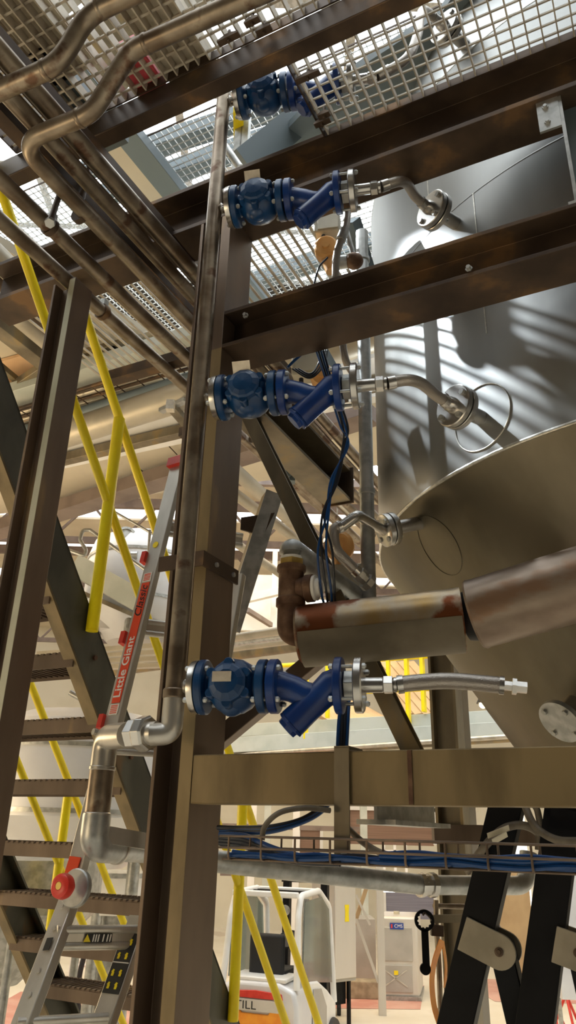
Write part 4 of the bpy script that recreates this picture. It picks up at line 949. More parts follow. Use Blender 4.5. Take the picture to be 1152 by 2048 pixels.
hline('purlin', (190,655), (262,718), 6.5, .03, .05, 'olive', 'thin brown purlin below the lowest diagonal pipe', 'purlin', ex=.3)
# pipes beyond the column along V
for i, (a, bq, z, w, mt, lb) in enumerate((((545,885),(640,972),5.0,.035,'pipelight','bright thin pipe running away under the olive channel'),((590,958),(735,1098),5.05,.06,'pipe','steel pipe running away behind the diagonal brace, upper'),((640,962),(740,1050),5.0,.05,'pipe','steel pipe running away under the end of the olive channel'),((480,950),(560,1022),5.6,.12,'hallpipe','pale lagged pipe behind the angle brace, upper'),((500,1010),(690,1150),5.6,.10,'hallpipe','pale lagged pipe behind the diagonal brace, lower'),((470,1085),(520,1120),5.7,.09,'hallpipe','pale lagged pipe beside the column below the angle brace'))):
    hline('distant_pipe', a, bq, z, w, w, mt, lb, 'pipe', 'pipes running away behind the column', .6, True)
ob = thing('round_junction', P(567,942,3.6), 'round dark junction box hanging under the bright thin pipe', 'junction box')
MB().lathe(P(567,942,3.6), V3(.3,-1,-.2), [(0,.045),(.05,.045),(.056,.036),(.056,0)], 28).build('box_body', 'slate', ob); MB().box(P(583,948,3.62), .04,.05,.10).build('box_side', 'slate', ob)
# ------------------------------------------------------------------ upper storeys
g3 = grating(-1.0, 5.5, 3.0, 7.6, 7.5, .052, .052, 'bright upper floor grating high above the tall column', bt=.003, bh=.012, rt=.0025, mt='galv')
def plateZ(name, pts, z, th, mt, lab, cat):
    q = [PZ(*p, z) for p in pts]; o = q[0]
    return tag(MB().prism([((p-o).x, (p-o).y) for p in q], o, V3(1,0,0), V3(0,1,0), Z*th).build(name, mt, loc=o), lab, cat)
plateZ('ceiling_plate', [(150,255),(258,268),(345,392),(285,430)], 7.40, .06, 'cream', 'olive cream plate high up beside the bright grating', 'plate')
hline('edge_channel', (266,280), (352,388), 7.42, .17, .1, 'slate', 'slate blue channel edging the bright upper grating', 'beam', ex=1.5)
for i,(a,bq,lb) in enumerate((((330,285),(440,250),'pale joist above the bright grating, upper'),((330,350),(445,310),'pale joist above the bright grating, lower'),((520,560),(640,520),'slate joist above the bright grating beside the column'))):
    hline('upper_joist', a, bq, 8.3, .14, .16, 'slate', lb, 'joist', 'joists over the bright grating', .8)
up = thing('upper_post', P(478,320,3.4), 'pale galvanised post above the second beam, beside the pipe top', 'post')
pa_ = P(478,330,3.4); MB().corner(V3(pa_.x,pa_.y,5.66)-U*.05, U*.1, V*.012, Z*2.2).build('post_flange', 'galv', up); MB().corner(V3(pa_.x,pa_.y,5.66)-U*.006, U*.012, V*.1, Z*2.2).build('post_web', 'galv', up)
solo('slanted_channel', MB().bar(P(488,330,3.3), P(650,195,3.55), .05, .19, V3(-.3,-.4,1)), 'slate', 'slate blue slanted channel behind the topmost check valve', 'beam')
solo('slanted_tube', MB().cyl(P(448,290,3.2), P(480,335,3.2), .022, 16), 'galv', 'grey slanted tube between pipe top and pale post', 'tube')
plateZ('hopper_plate', [(500,335),(650,180),(880,30),(1010,-160),(1300,-160),(1180,-20),(800,230),(640,290)], 7.0, .06, 'slate', 'slate grey plate above the open grating', 'plate')
plateZ('yellow_panel', [(466,225),(486,215),(488,285),(468,300)], 7.0, .05, 'yellow', 'yellowish panel behind the pale post', 'panel')
rb_ = P(283,150,2.9); pz_ = PZ(283,152,5.75)
rc = thing('red_crate', PZ(283,152,5.66), 'red crate standing on the upper grating', 'crate')
MB().box(PZ(283,152,5.66)+Z*.06, .13,.16,.12,(U,V,Z)).build('crate_body', 'pink', rc, bevel=.006); MB().box(PZ(283,152,5.66)+Z*.125, .14,.17,.012,(U,V,Z)).build('crate_rim', 'pink', rc)
tr_p = []
for k,(x,y,lb) in enumerate(((60,40,'pale board lying on the overhead grating, upper left'),(140,215,'grey board lying on the overhead grating, beside the lower bent pipe'),(330,60,'pale board lying on the overhead grating, between the bent pipes'))):
    p = PZ(x,y,5.665); solo('loose_board', MB().box(p+Z*.02, .22,.5,.03,(U,V,Z)), ['cream','slate','cream'][k], lb, 'board', 'boards on the grating')
for i,(pts,lb) in enumerate((([(-420,-330),(60,-420),(240,-60),(60,95),(-200,200)],'grey underside of an upper floor plate above the overhead grating, left part'),([(95,-420),(420,-420),(470,-10),(340,55),(265,-70)],'grey underside of an upper floor plate above the overhead grating, middle part'),([(100,110),(250,-30),(330,90),(200,240)],'grey underside of an upper floor plate above the lower bent pipe'))):
    plateZ('floor_plate', pts, 8.4, .06, 'olive' if i == 2 else 'cabside', lb, 'plate')
plateZ('sheet_wall', [(930,-500),(1500,-500),(1500,160),(1180,210),(960,60)], 9.2, .05, 'vessel', 'pale grey sheet above the right end of the open grating', 'plate')
# floodlight added above the grating for stripes, and the bright lamp behind the tank
fl = UVZ(3.3, 2.6, 7.75)
fx = thing('stripelight', fl, 'added unseen twin floodlight high on the left, shining through the slatted floor at the tank', 'lamp')
aim = (thit(890,700)-fl).normalized(); aim2 = (thit(960,360)-fl).normalized(); sx_, sy_ = perp(aim)
for k_ in (-.11,.11):
    MB().box(fl-aim*.06+sx_*k_, .16,.12,.08,(sx_,sy_,aim)).build('lamp_housing', 'black', fx, bevel=.01); MB().box(fl-aim*.018+sx_*k_, .14,.10,.004,(sx_,sy_,aim)).build('lamp_glass', 'tubecool', fx)
wl2 = thing('work_lamp', P(751,944,4.9), 'small bright work lamp behind the tank edge', 'lamp')
MB().lathe(P(751,944,4.9), V3(0,-1,-.3), [(-.08,.03),(-.02,.05),(0,.05)], 24).build('lamp_housing', 'black', wl2); MB().ball(P(751,944,4.86), .045, 16).build('lamp_bulb', 'lampcool', wl2)
# ------------------------------------------------------------------ distant hall furniture
def bgbox(x0, y0, x1, y1, Y, dep):
    p0, p1 = P((x0+x1)/2, y1, Y), P((x0+x1)/2, y0, Y); ym = (y0+y1)/2
    xa, xb = P(x0, ym, Y).x, P(x1, ym, Y).x
    return MB().corner(V3(xa, Y, p0.z), V3(xb-xa,0,0), V3(0,dep,0), Z*(p1.z-p0.z))
def bg(name, x0, y0, x1, y1, Y, dep, mt, lab, cat, grp=None): return solo(name, bgbox(x0,y0,x1,y1,Y,dep), mt, lab, cat, grp, bevel=.005)
# walkway with yellow railing
hline('walkway_beam', (470,1462), (945,1438), P(700,1450,12).z, .1, .20, 'paleblue', 'pale walkway beam behind the lowest valve, upper one', 'beam', 'walkway beams', 3)
hline('walkway_beam', (470,1490), (945,1466), P(700,1478,11.6).z, .1, .24, 'paleblue', 'pale walkway beam behind the lowest valve, lower one', 'beam', 'walkway beams', 3)
hline('walkway_pipe', (470,1512), (945,1482), P(700,1500,11.5).z, .09, .1, 'olive', 'dark pipe under the pale walkway beams', 'pipe', None, 3, True)
hline('walkway_pipe', (560,1504), (945,1478), P(700,1494,11.2).z, .06, .1, 'pipelight', 'bright pipe just above the stained beam, under the walkway', 'pipe', None, 3, True)
wr = thing('walkway_railing', P(740,1440,11.5), 'bright yellow railing of the walkway behind the big lagged pipe', 'railing')
z1, z2 = P(800,1318,11.5).z, P(800,1382,11.5).z
pA, pB_ = PZ(440,1339,z1), PZ(900,1310,z1)
MB().cyl(pA, pB_, .035, 14).build('top_rail', 'yellow', wr)
pA2, pB2 = V3(pA.x,pA.y,z2), V3(pB_.x,pB_.y,z2); MB().cyl(pA2, pB2, .03, 14).build('middle_rail', 'yellow', wr)
for x_, y1_ in ((813,1446),(844,1424),(655,1436),(613,1478),(776,1430),(470,1450)):
    q = along(pA, pB_-pA, (x_,1320)); MB().bar(V3(q.x,q.y,P(x_,y1_,q.y).z), V3(q.x,q.y,z1), .11 if x_ in (813,844) else .07, .05).build('rail_post', 'yellow', wr)
for i,(y0,y1,hh,mt,lb) in enumerate(((1276,1262,.10,'hallpipe','uppermost pale pipe of the bundle beside the column'),(1287,1274,.08,'galv','second pipe of the bundle beside the column'),(1297,1285,.08,'hallpipe','third pipe of the bundle beside the column'),(1310,1297,.14,'olive','thick lowest pipe of the bundle beside the column'))):
    hline('bundle_pipe', (465,y0), (560,y1), P(510,1290,9).z, hh, hh, mt, lb, 'pipe', 'pipe bundle beside the column', 2.5, True)
bg('white_screen', 466,1150,620,1262,14,.1,'white','white screen wall between the angle brace and the rusty tee','screen')
bg('screen_post', 543,1100,553,1262,13.6,.12,'white','white post in front of the white screen wall','post')
hline('panel_rail', (470,1204), (545,1186), P(505,1195,13.5).z, .1,.14,'white','white rail across the white screen wall','rail',None,.3)
hline('loose_channel', (494,1220), (542,1250), P(515,1235,12.5).z, .07,.08,'purple','brown channel leaning in front of the white panel','channel',None,0)
for i,(x0,x1,y0,y1,lb) in enumerate(((760,870,1325,1420,'brown ceiling slats behind the yellow railing, right part'),(640,745,1400,1440,'brown ceiling slats behind the yellow railing, left part'))):
    b = MB()
    for k in range(7):
        t_ = k/6; b.bar(P(x0+(x1-x0)*t_-50,y0,14), P(x0+(x1-x0)*t_+40,y1+10,13), .16,.06,V3(0,-.6,1))
    solo('timber_ceiling', b, 'cardboard', lb, 'ceiling slats', 'brown ceiling slats', smooth=False)
# pale vessels behind the stairs
def vessel(px, Y, r, zb, zt, lab):
    c = P(px,1500,Y); t = thing('storage_vessel', V3(c.x,Y+r,0), lab, 'vessel', 'pale storage vessels')
    MB().lathe((c.x,Y+r,zb), Z, [(0,r*.5),(.3,r*.9),(.45,r),(zt-zb-.35,r),(zt-zb-.15,r*.92),(zt-zb-.02,r*.6),(zt-zb,0)], 64).build('vessel_shell', 'vessel', t)
    for k in range(3):
        a = -math.pi/2+(k-1)*1.2; MB().cyl((c.x+math.cos(a)*r*.7,Y+r+math.sin(a)*r*.7,0), (c.x+math.cos(a)*r*.7,Y+r+math.sin(a)*r*.7,zb+.35), .06, 14).build('leg', 'galv', t)
    for zz in (zb+.5, zt-.4): MB().lathe((c.x,Y+r,zz-.02), Z, [(0,r),(.0,r+.012),(.04,r+.012),(.04,r)], 64).build('band', 'galv', t)
    return t, c
v1, c = vessel(110, 7.2, 1.05, P(110,1745,7.2).z, P(110,1440,7.2).z+.2, 'large pale vessel directly behind the stair treads')
v2, c = vessel(222, 9.2, .75, P(222,1260,9.2).z, P(222,1035,9.2).z, 'pale vessel on the platform behind the yellow post')
mh = thing('manhole_cover', P(250,1075,9.3), 'round manhole cover on the pale platform vessel', 'cover'); MB().lathe(P(252,1073,9.25), V3(.3,-1,0), [(-.04,.12),(0,.13),(.03,.13),(.03,.10),(.01,.10),(.01,0)], 32).build('cover_ring', 'galv', mh); MB().cyl(P(262,1110,9.2), P(275,1110,9.2), .05, 16).build('cover_pipe', 'galv', mh)
pl = thing('platform', P(210,1180,9), 'pale platform carrying the vessel behind the yellow post', 'platform')
fa, fb = P(150,1135,9.0), P(285,1205,8.6); z_ = (fa.z+fb.z)/2
MB().bar(P(150,1128,9), P(290,1208,8.6), .06, .26).build('fascia', 'paleblue', pl); MB().bar(P(150,1150,9.02), P(290,1228,8.62), .10, .06).build('edge_rail', 'galv', pl); MB().bar(P(175,1190,9.6), P(290,1240,9.2), 1.0, .05).build('deck', 'olive', pl)
MB().cyl(P(190,1270,9.0), P(190,1160,9.0), .05, 14).build('platform_leg', 'galv', pl)
pr = thing('platform_railing', P(200,1140,8.6), 'thin pale handrail around the platform vessel', 'railing')
MB().tube(fillet([P(80,1080,8.2), P(170,1112,8.2), P(172,1100,8.2), P(160,1080,8.2), P(165,1060,8.2), P(180,1060,8.2), P(305,1150,8.2)], .05, 5), .022, 12).build('rail_tube', 'galv', pr)
MB().cyl(P(222,1020,8.2), P(310,1070,8.2), .016, 12).build('rail_tube', 'galv', pr); MB().cyl(P(300,1060,8.2), P(290,1230,8.2), .018, 12).build('rail_post', 'galv', pr)
MB().cyl(P(185,1410,8), P(140,1385,8), .03, 12).build('rail_tube', 'galv', pr)
b = thing('duct', P(215,1230,9.8), 'grey wide duct under the platform', 'duct'); q = P(215,1215,9.8); MB().cyl(V3(q.x,q.y,q.z-.35), V3(q.x,q.y,q.z+.2), .28, 32).build('duct_body', 'vessel', b); MB().cyl(V3(q.x,q.y,q.z+.2), V3(q.x,q.y,q.z+.28), .31, 32).build('duct_flange', 'galv', b)
for i,(y0,y1,lb) in enumerate(((1300,1296,'pale stacked rail left of the red sticker, uppermost'),(1311,1308,'pale stacked rail left of the red sticker, second'),(1322,1320,'pale stacked rail left of the red sticker, third'),(1335,1333,'pale stacked rail left of the red sticker, lowest'))):
    hline('stacked_rail', (205,y0), (262,y1), P(230,1315,8).z, .08, .05, 'hallpipe', lb, 'rail', 'stacked rails', .8)
hop = thing('hopper', P(30,1950,5.5), 'grey conical hopper behind the lowest stair treads', 'hopper'); hc_ = P(30,1850,5.6)
MB().lathe((hc_.x-.2,hc_.y+.5,P(30,2000,5.6).z), Z, [(0,.12),(P(30,1830,5.6).z-P(30,2000,5.6).z,.62),(P(30,1720,5.6).z-P(30,2000,5.6).z,.62)], 48).build('hopper_body', 'galv', hop)
for k in range(3):
    a = -1.2+k*1.9; MB().cyl((hc_.x-.2+math.cos(a)*.55,hc_.y+.5+math.sin(a)*.55,0), (hc_.x-.2+math.cos(a)*.55,hc_.y+.5+math.sin(a)*.55,P(30,1780,5.6).z), .03, 12).build('leg', 'galv', hop)
tub = thing('white_tub', P(215,1830,9), 'white round tub with rim behind the stair treads', 'tub'); tc2 = P(212,1830,9.2)
MB().lathe((tc2.x,tc2.y+.5,P(212,1835,9.2).z), Z, [(0,.34),(P(212,1756,9.2).z-P(212,1835,9.2).z,.42)], 48).build('tub_body', 'white', tub); MB().lathe((tc2.x,tc2.y+.5,P(212,1757,9.2).z), Z, [(0,.42),(0,.46),(.05,.46),(.05,.42)], 48).build('tub_rim', 'galv', tub)
MB().cyl((tc2.x,tc2.y+.5,0), (tc2.x,tc2.y+.5,P(212,1835,9.2).z+.01), .2, 24).build('tub_stand', 'galv', tub)
lpz = thing('pipe_loop', P(90,1795,8), 'bright bent pipe loop beside the white tub', 'pipe'); MB().tube(fillet([P(60,1796,8.3), P(88,1796,8.3), P(92,1778,8.3), P(118,1776,8.3)], .05, 6), .025, 14).build('loop_tube', 'pipelight', lpz); MB().lathe(P(76,1790,8.3), V3(0,-1,0), [(0,.06),(.03,.06),(.03,.04),(0,.04)], 24).build('loop_ring', 'pipelight', lpz)
tr2 = thing('white_trolley', PZ(165,1985,0), 'white tube trolley on the pink floor behind the treads', 'trolley'); q = PZ(162,1985,0)
for dx_, dy_ in ((-.25,0),(.25,0),(-.25,.6),(.25,.6)): MB().cyl(q+V3(dx_,dy_,0), q+V3(dx_,dy_,1.0), .035, 12).build('leg', 'white', tr2)
for zz in (.45,.98): 
    m_ = MB()
    for s_ in (0,.6): m_.cyl(q+V3(-.25,s_,zz), q+V3(.25,s_,zz), .03, 12)
    for s_ in (-.25,.25): m_.cyl(q+V3(s_,0,zz), q+V3(s_,.6,zz), .03, 12)
    m_.build('frame_bar', 'white', tr2)
kh = PZ(190,2030,0)
solo('black_hose', MB().tube(smooth([kh+V3(.05,-1.5,1.15), kh+V3(0,-1.5,.8), kh+V3(.02,-1.5,.45), kh+V3(.14,-1.5,.2), kh+V3(.3,-1.5,.06)],6), .04, 14), 'rubber', 'thick black hose bending down behind the treads', 'hose')
hline('blue_pipe', (168,1966), (215,1972), .35, .1,.1,'bluesign','blue pipe along the floor behind the treads','pipe',None,.6,True)
# ------------------------------------------------------------------ forklift (rear right view), built facing +Y
fk = thing('forklift', (0,0,0), 'white and orange forklift truck seen from behind the yellow rails', 'forklift')
sec = [(-.52,.28),(.52,.28),(.55,.5),(.55,.95),(.50,1.12),(.30,1.20),(-.30,1.20),(-.50,1.12),(-.55,.95),(-.55,.5)]
MB().prism(sec, (0,0,0), V3(1,0,0), Z, V3(0,.55,0)).build('counterweight', 'vessel', fk, bevel=.05)
og = [(-.47,.30),(.47,.30),(.50,.55),(.47,.78),(.38,.90),(.22,.93),(.18,.86),(-.18,.86),(-.22,.93),(-.38,.90),(-.47,.78),(-.50,.55)]
MB().prism(og, (0,-.035,0), V3(1,0,0), Z, V3(0,.05,0)).build('rear_cover', 'orange', fk, bevel=.012)
MB().prism([(-.36,1.02),(.36,1.02),(.34,1.085),(.0,1.105),(-.34,1.085)], (0,-.02,0), V3(1,0,0), Z, V3(0,.03,0)).build('rear_stripe', 'red', fk, bevel=.005)
bp = MB().prism([(-.36,.89),(.36,.89),(.34,1.01),(-.34,1.01)], (0,-.045,0), V3(1,0,0), Z, V3(0,.02,0)).build('brand_plate', 'cab', fk)
text('STILL', 'lettering', 'ink', bp, (-.33,-.047,.945), V3(1,0,0), Z, .125, .001, 0, 'LEFT', 1.25)
MB().prism([(.55,.3),(1.75,.3),(1.75,.75),(1.35,.95),(.9,1.12),(.55,1.16)], (-.53,0,0), V3(0,1,0), Z, V3(1.06,0,0)).build('chassis', 'white', fk, bevel=.03)
MB().prism([(.62,.55),(1.25,.42),(1.25,.78),(1.0,1.02),(.66,1.06)], (.535,0,0), V3(0,1,0), Z, V3(.012,0,0)).build('side_panel', 'cabside', fk, bevel=.01)
MB().bar(V3(-.38,.28,1.215), V3(.38,.28,1.215), .5, .05, Z).build('hood', 'white', fk, bevel=.015)
seat = MB().box((0,.62,1.22), .5,.5,.12).build('seat', 'rubber', fk, bevel=.03); MB().box((0,.36,1.45), .48,.10,.48).build('seat_back', 'rubber', fk, bevel=.04)
for s_ in (-1,1):
    MB().tube(fillet([V3(.50*s_,.10,1.12), V3(.47*s_,.20,1.9), V3(.46*s_,.32,2.15), V3(.46*s_,1.1,2.17), V3(.48*s_,1.55,1.95), V3(.50*s_,1.75,.75)], .15, 8), .042, 14).build('guard_pillar', 'white', fk)
    MB().prism([(.30,1.18),(1.62,1.0),(1.45,1.92),(1.1,2.1),(.36,2.08)], (.50*s_,0,0), V3(0,1,0), Z, V3(.012*s_,0,0)).build('side_window', 'glass', fk)
for y in (.22,1.15): MB().bar(V3(-.46,y,2.16), V3(.46,y,2.16), .09,.07).build('roof_bar', 'white', fk, bevel=.015)
for k in range(5): MB().bar(V3(-.46,.38+k*.16,2.15), V3(.46,.38+k*.16,2.15), .04,.03).build('roof_slat', 'black', fk)
for s_ in (-1,1):
    MB().bar(V3(.30*s_,1.95,.1), V3(.30*s_,1.95,2.28), .10,.12,V3(0,1,0)).build('mast_rail', 'black', fk)
    for y, r in ((.25,.22),(1.55,.30)):
        wv_ = MB().lathe((.42*s_,y,r), V3(s_,0,0), [(0,r*.6),(0,r),(.03,r),(.13,r),(.16,r*.95),(.16,r*.5)], 36).build('wheel', 'rubber', fk); MB().lathe((.42*s_,y,r), V3(s_,0,0), [(.02,r*.58),(.14,r*.5),(.15,0)], 24).build('rim', 'orange', wv_)
MB().bar(V3(-.38,1.95,2.26), V3(.38,1.95,2.26), .1,.08).build('mast_head', 'black', fk)
MB().cyl((0,1.95,.3), (0,1.95,2.0), .05, 14).build('mast_cylinder', 'galv', fk)
MB().lathe((.05,1.05,1.55), V3(0,-.6,.8), [(0,.15),(.012,.165),(.024,.15),(.012,.135)], 28).build('steering_wheel', 'rubber', fk)
MB().lathe((.28,.25,1.98), V3(0,-1,0), [(0,.06),(.03,.065),(.04,.05),(.04,0)], 24).build('rear_mirror', 'galv', fk)
for s_ in (-1,1):
    MB().bar(V3(.40*s_,2.02,.08), V3(.40*s_,3.0,.06), .10,.04).build('fork', 'black', fk)
fp_ = P(515,1900,11.0); fk.location = (fp_.x+.0, 10.9, 0); fk.rotation_euler = (0,0,math.radians(-20))
# ------------------------------------------------------------------ cabinets
def rotbox(c, w, d, z0, z1, ang):
    ax = V3(math.cos(ang), math.sin(ang), 0); ay = V3(-math.sin(ang), math.cos(ang), 0)
    return MB().corner(V3(c.x,c.y,z0)-ax*w/2-ay*d/2, ax*w, ay*d, Z*(z1-z0)), ax, ay
Yc = 14.5; cc = P(668,1900,Yc); zt_, zb2 = P(668,1735,Yc).z, P(668,1966,Yc).z
cb = thing('switch_cabinet', V3(cc.x,cc.y+.4,0), 'tall grey switch cabinet with a small yellow sign beside the forklift', 'cabinet')
ang = math.radians(38); ax, ay = V3(math.cos(ang),math.sin(ang),0), V3(-math.sin(ang),math.cos(ang),0)
MB().corner(V3(cc.x,cc.y,zb2), ax*.50, ay*.60, Z*(zt_-zb2)).build('cabinet_body', 'cabside', cb, bevel=.01)
MB().corner(V3(cc.x,cc.y,zb2+.05)-ay*.02+ax*.01, ax*.48, ay*.02, Z*(zt_-zb2-.1)).build('door', 'cab', cb, 'lighter door panel', bevel=.006)
for k in (.04,.42): MB().corner(V3(cc.x,cc.y,0)+ax*k+ay*.1, ax*.05, ay*.05, Z*zb2).build('leg', 'black', cb)
MB().corner(V3(cc.x,cc.y,zb2-.35)+ay*.15+ax*.05, ax*.35, ay*.3, Z*.35).build('cable_box', 'black', cb)
sg = P(693,1828,Yc).z; q = V3(cc.x,cc.y,sg)-ay*.026+ax*.28
MB().prism([(-.05,-.13),(.05,-.13),(.04,.0),(.05,.13),(-.05,.13),(-.04,0)], q, ax, Z, ay*.004).build('yellow_sign', 'yellow', cb, 'small yellow sign', smooth=False)
mz = P(650,1876,Yc).z; q = V3(cc.x,cc.y,mz)+ay*.28-ax*.12
mt_ = MB().corner(q-ay*.16, ax*.12, ay*.34, Z*.33).build('control_box', 'white', cb, 'small white control box with blue screen', bevel=.01)
MB().corner(q+ay*.02-ax*.006+Z*.14, ax*.006, ay*.12, Z*.14).build('blue_screen', 'bluesign', mt_)
q = V3(cc.x,cc.y,P(650,1945,Yc).z)+ay*.2-ax*.01; MB().corner(q-ay*.02, ax*.012, ay*.24, Z*.22).build('vent_frame', 'cab', cb); MB().corner(q+ay*.02-ax*.008+Z*.04, ax*.01, ay*.16, Z*.14).build('vent_filter', 'cardboard', cb)
jk = thing('pallet_truck', PZ(655,2035,0), 'low grey hand truck under the switch cabinet', 'hand truck'); q = PZ(655,2030,0)
MB().box(q+V3(0,.2,.28), .55,.6,.06).build('deck', 'galv', jk); MB().box(q+V3(-.05,.3,.14), .4,.3,.16).build('chassis', 'black', jk)
for s_ in (-.2,.2): MB().cyl(q+V3(s_-.03,0,.1), q+V3(s_+.03,0,.1), .1, 20).build('wheel', 'rubber', jk)
Y2 = 16.9; x0, x1 = P(757,1920,Y2).x, P(838,1920,Y2).x; zt2_ = P(800,1833,Y2).z
cm = thing('machine_cabinet', V3((x0+x1)/2,Y2+.5,0), 'big grey machine cabinet with blue sign and lower hatch', 'cabinet')
MB().corner(V3(x0,Y2,.06), V3(x1-x0,0,0), V3(.25,1.1,0), Z*(zt2_-.06)).build('cabinet_body', 'cab', cm, bevel=.05)
wd = x1-x0; MB().corner(V3(x0+.08,Y2-.02,.66), V3(wd-.2,0,0), V3(0,.02,0), Z*(zt2_-.85)).build('front_panel', 'cabside', cm, bevel=.01)
ht = MB().corner(V3(x0+.08,Y2-.025,.14), V3(wd-.22,0,0), V3(0,.025,0), Z*.46).build('hatch', 'cabside', cm, bevel=.01)
MB().bar(V3(x0+.1,Y2-.035,.52), V3(x0+wd-.25,Y2-.035,.24), .012,.02).bar(V3(x0+.1,Y2-.035,.24), V3(x0+wd-.25,Y2-.035,.52), .012,.02).build('hatch_brace', 'alu', ht); MB().box((x0+wd*.42,Y2-.035,.47), .08,.01,.07).build('hatch_sticker', 'yellow', ht)
MB().corner(V3(x0-.02,Y2-.03,0), V3(wd+.04,0,0), V3(.25,1.15,0), Z*.08).build('plinth', 'galv', cm)
sp_ = P(793,1852,Y2); sgn = MB().box((sp_.x,Y2-.028,sp_.z), .27,.012,.11).build('sign', 'bluesign', cm, 'blue sign with white letters', smooth=False)
text('CMS', 'lettering', 'stickerwhite', sgn, (sp_.x-.05,Y2-.036,sp_.z), V3(1,0,0), Z, .085, .001, 0, 'LEFT', 1.0); MB().box((sp_.x-.10,Y2-.036,sp_.z), .03,.004,.07).build('sign_mark', 'red', sgn, smooth=False)
for k, dxx in enumerate((.12,.45)): MB().cyl((x0+dxx,Y2+.5,zt2_), (x0+dxx,Y2+.5,zt2_+.05), .06, 14).build('top_cap', 'creambox', cm)
Y3 = 18.5; bg('machine_cabinet', 700,1838,752,1985,Y3,.9,'cabside','darker grey cabinet behind the diagonal struts, left of the signed one','cabinet')
rk = thing('steel_rack', PZ(760,1985,0), 'light steel post with crossing struts in front of the cabinets', 'rack'); Y4 = 15.6
q = P(762,1900,Y4); MB().box((q.x,Y4,1.3), .13,.1,2.6).build('post', 'cab', rk)
MB().bar(P(712,1838,Y4), P(757,1965,Y4), .05,.04,V3(0,1,0)).build('strut', 'cab', rk); MB().bar(P(708,1850,Y4+.2), P(745,1740,Y4+.2), .07,.05,V3(0,1,0)).build('strut', 'cardboard', rk); MB().bar(P(712,1790,Y4+.1), P(740,1850,Y4+.1), .04,.04,V3(0,1,0)).build('strut', 'cab', rk)
tb = PZ(690,1998,0); solo('timber_block', MB().corner(tb+V3(-.05,0,0), V3(1.05,-.02,0), V3(0,.35,0), Z*.30), 'wood', 'long timber block on the floor beside the signed cabinet', 'block', bevel=.02)
# trestles, tube frame
def trestle(x, y, lab):
    q = PZ(x, y, 0); t = thing('tripod_stand', q, lab, 'tripod stand', 'red tripod stands')
    for k in range(3):
        a = k*2.094+.5; MB().cyl(q+V3(math.cos(a)*.28,math.sin(a)*.28,0), q+Z*.55, .022, 12).build('leg', 'red', t)
    MB().cyl(q+Z*.45, q+Z*.85, .022, 12).build('stem', 'galv', t)
    MB().bar(q+V3(-.16,0,.85), q+V3(.16,0,.85), .03,.03).build('v_head', 'galv', t); MB().cyl(q+V3(-.12,.02,.7), q+V3(.12,-.02,.7), .012, 10).build('crank', 'galv', t)
    return t
trestle(1108,2062,'red tripod stand beside the edge strut, left of the tube frame'); trestle(1140,2066,'red tripod stand behind the grey tube frame')
q = PZ(1128,2100,0); solo('tube_barrier', MB().tube(fillet([q, q+Z*.95, q+V3(.75,0,.95), q+V3(.75,0,0)], .15, 8), .035, 14), 'galv', 'bent grey tube frame in front of the red tripods', 'barrier')
bq_ = PZ(1018,1992,0); solo('board_screen', MB().corner(V3(P(1000,1900,bq_.y).x,bq_.y,.05), V3(.72,0,0), V3(0,.06,0), Z*2.2), 'cardboard', 'brown board screen standing between the black struts', 'screen')
solo('blue_bottle', MB().lathe(P(993,1875,6), Z, [(-.05,.045),(.05,.045),(.09,.02),(.12,.02),(.12,0)], 20), 'cableblue', 'small blue item beside the first black strut', 'bottle')
bg('grey_cabinet', 1112,1740,1180,2000,12.5,.6,'vessel','pale grey tall cabinet at the edge behind the edge strut','cabinet')
bg('glowing_wall_panel', 1030,1600,1062,1960,27.8,.1,'wallglow','glowing tall wall panel between the black struts','wall panel')  # pale bright wall piece; its brightness is put in as glow
bg('barrier_post', 960,1960,972,2060,13,.1,'cab','pale post with orange band beside the first strut','post'); 
# back wall dressing: shutters, frames
def shutter(x0,y0,x1,y1,Y,mt,lab):
    t = thing('roller_shutter', P((x0+x1)/2,y1,Y), lab, 'shutter', 'roller shutters')
    bgbox(x0,y0,x1,y1,Y,.08).build('shutter_curtain', mt, t)
    for a,b_,c_,d_ in ((x0-6,y0-6,x0,y1),(x1,y0-6,x1+6,y1),(x0-6,y0-8,x1+6,y0)): bgbox(a,b_,c_,d_,Y-.08,.16).build('shutter_frame', 'white', t)
    return t
shutter(700,1622,866,1690,24,'shutter','brown roller shutter high under the stained beam'); shutter(772,1768,868,1838,25,'shutterblue','blue grey roller shutter behind the signed cabinet'); shutter(600,1660,640,1710,24.5,'shutter','small brown shutter left of the hanger strap')
for i,(x,Y,lb) in enumerate(((500,20,'pale post behind the forklift roof, left'),(530,21,'pale post behind the forklift roof, middle'),(590,20.5,'pale post behind the forklift roof, right'),(730,22,'pale post right of the switch cabinet'))):
    bg('hall_post', x-7,1600,x+7,1990,Y,.2,'paleblue' if i%2 else 'white',lb,'post','hall posts')
for i,(x0,x1,y,lb) in enumerate(((440,720,1650,'brown wall rail under the stained beam, upper'),(440,720,1745,'brown wall rail behind the forklift roof'),(880,1060,1660,'brown wall rail behind the rear leg'))):
    bg('wall_rail', x0,y,x1,y+10,23,.15,'purple',lb,'rail','wall rails')
ld2 = thing('safety_ladder', P(790,1740,20), 'white guard ladder on the back wall behind the lower pipe', 'ladder')
for x_ in (768,790,812): bgbox(x_-2,1690,x_+3,1760,21,.06).build('ladder_post', 'white', ld2)
for y_ in (1700,1722,1744): bgbox(766,y_,816,y_+3,21,.05).build('ladder_rung', 'white', ld2)
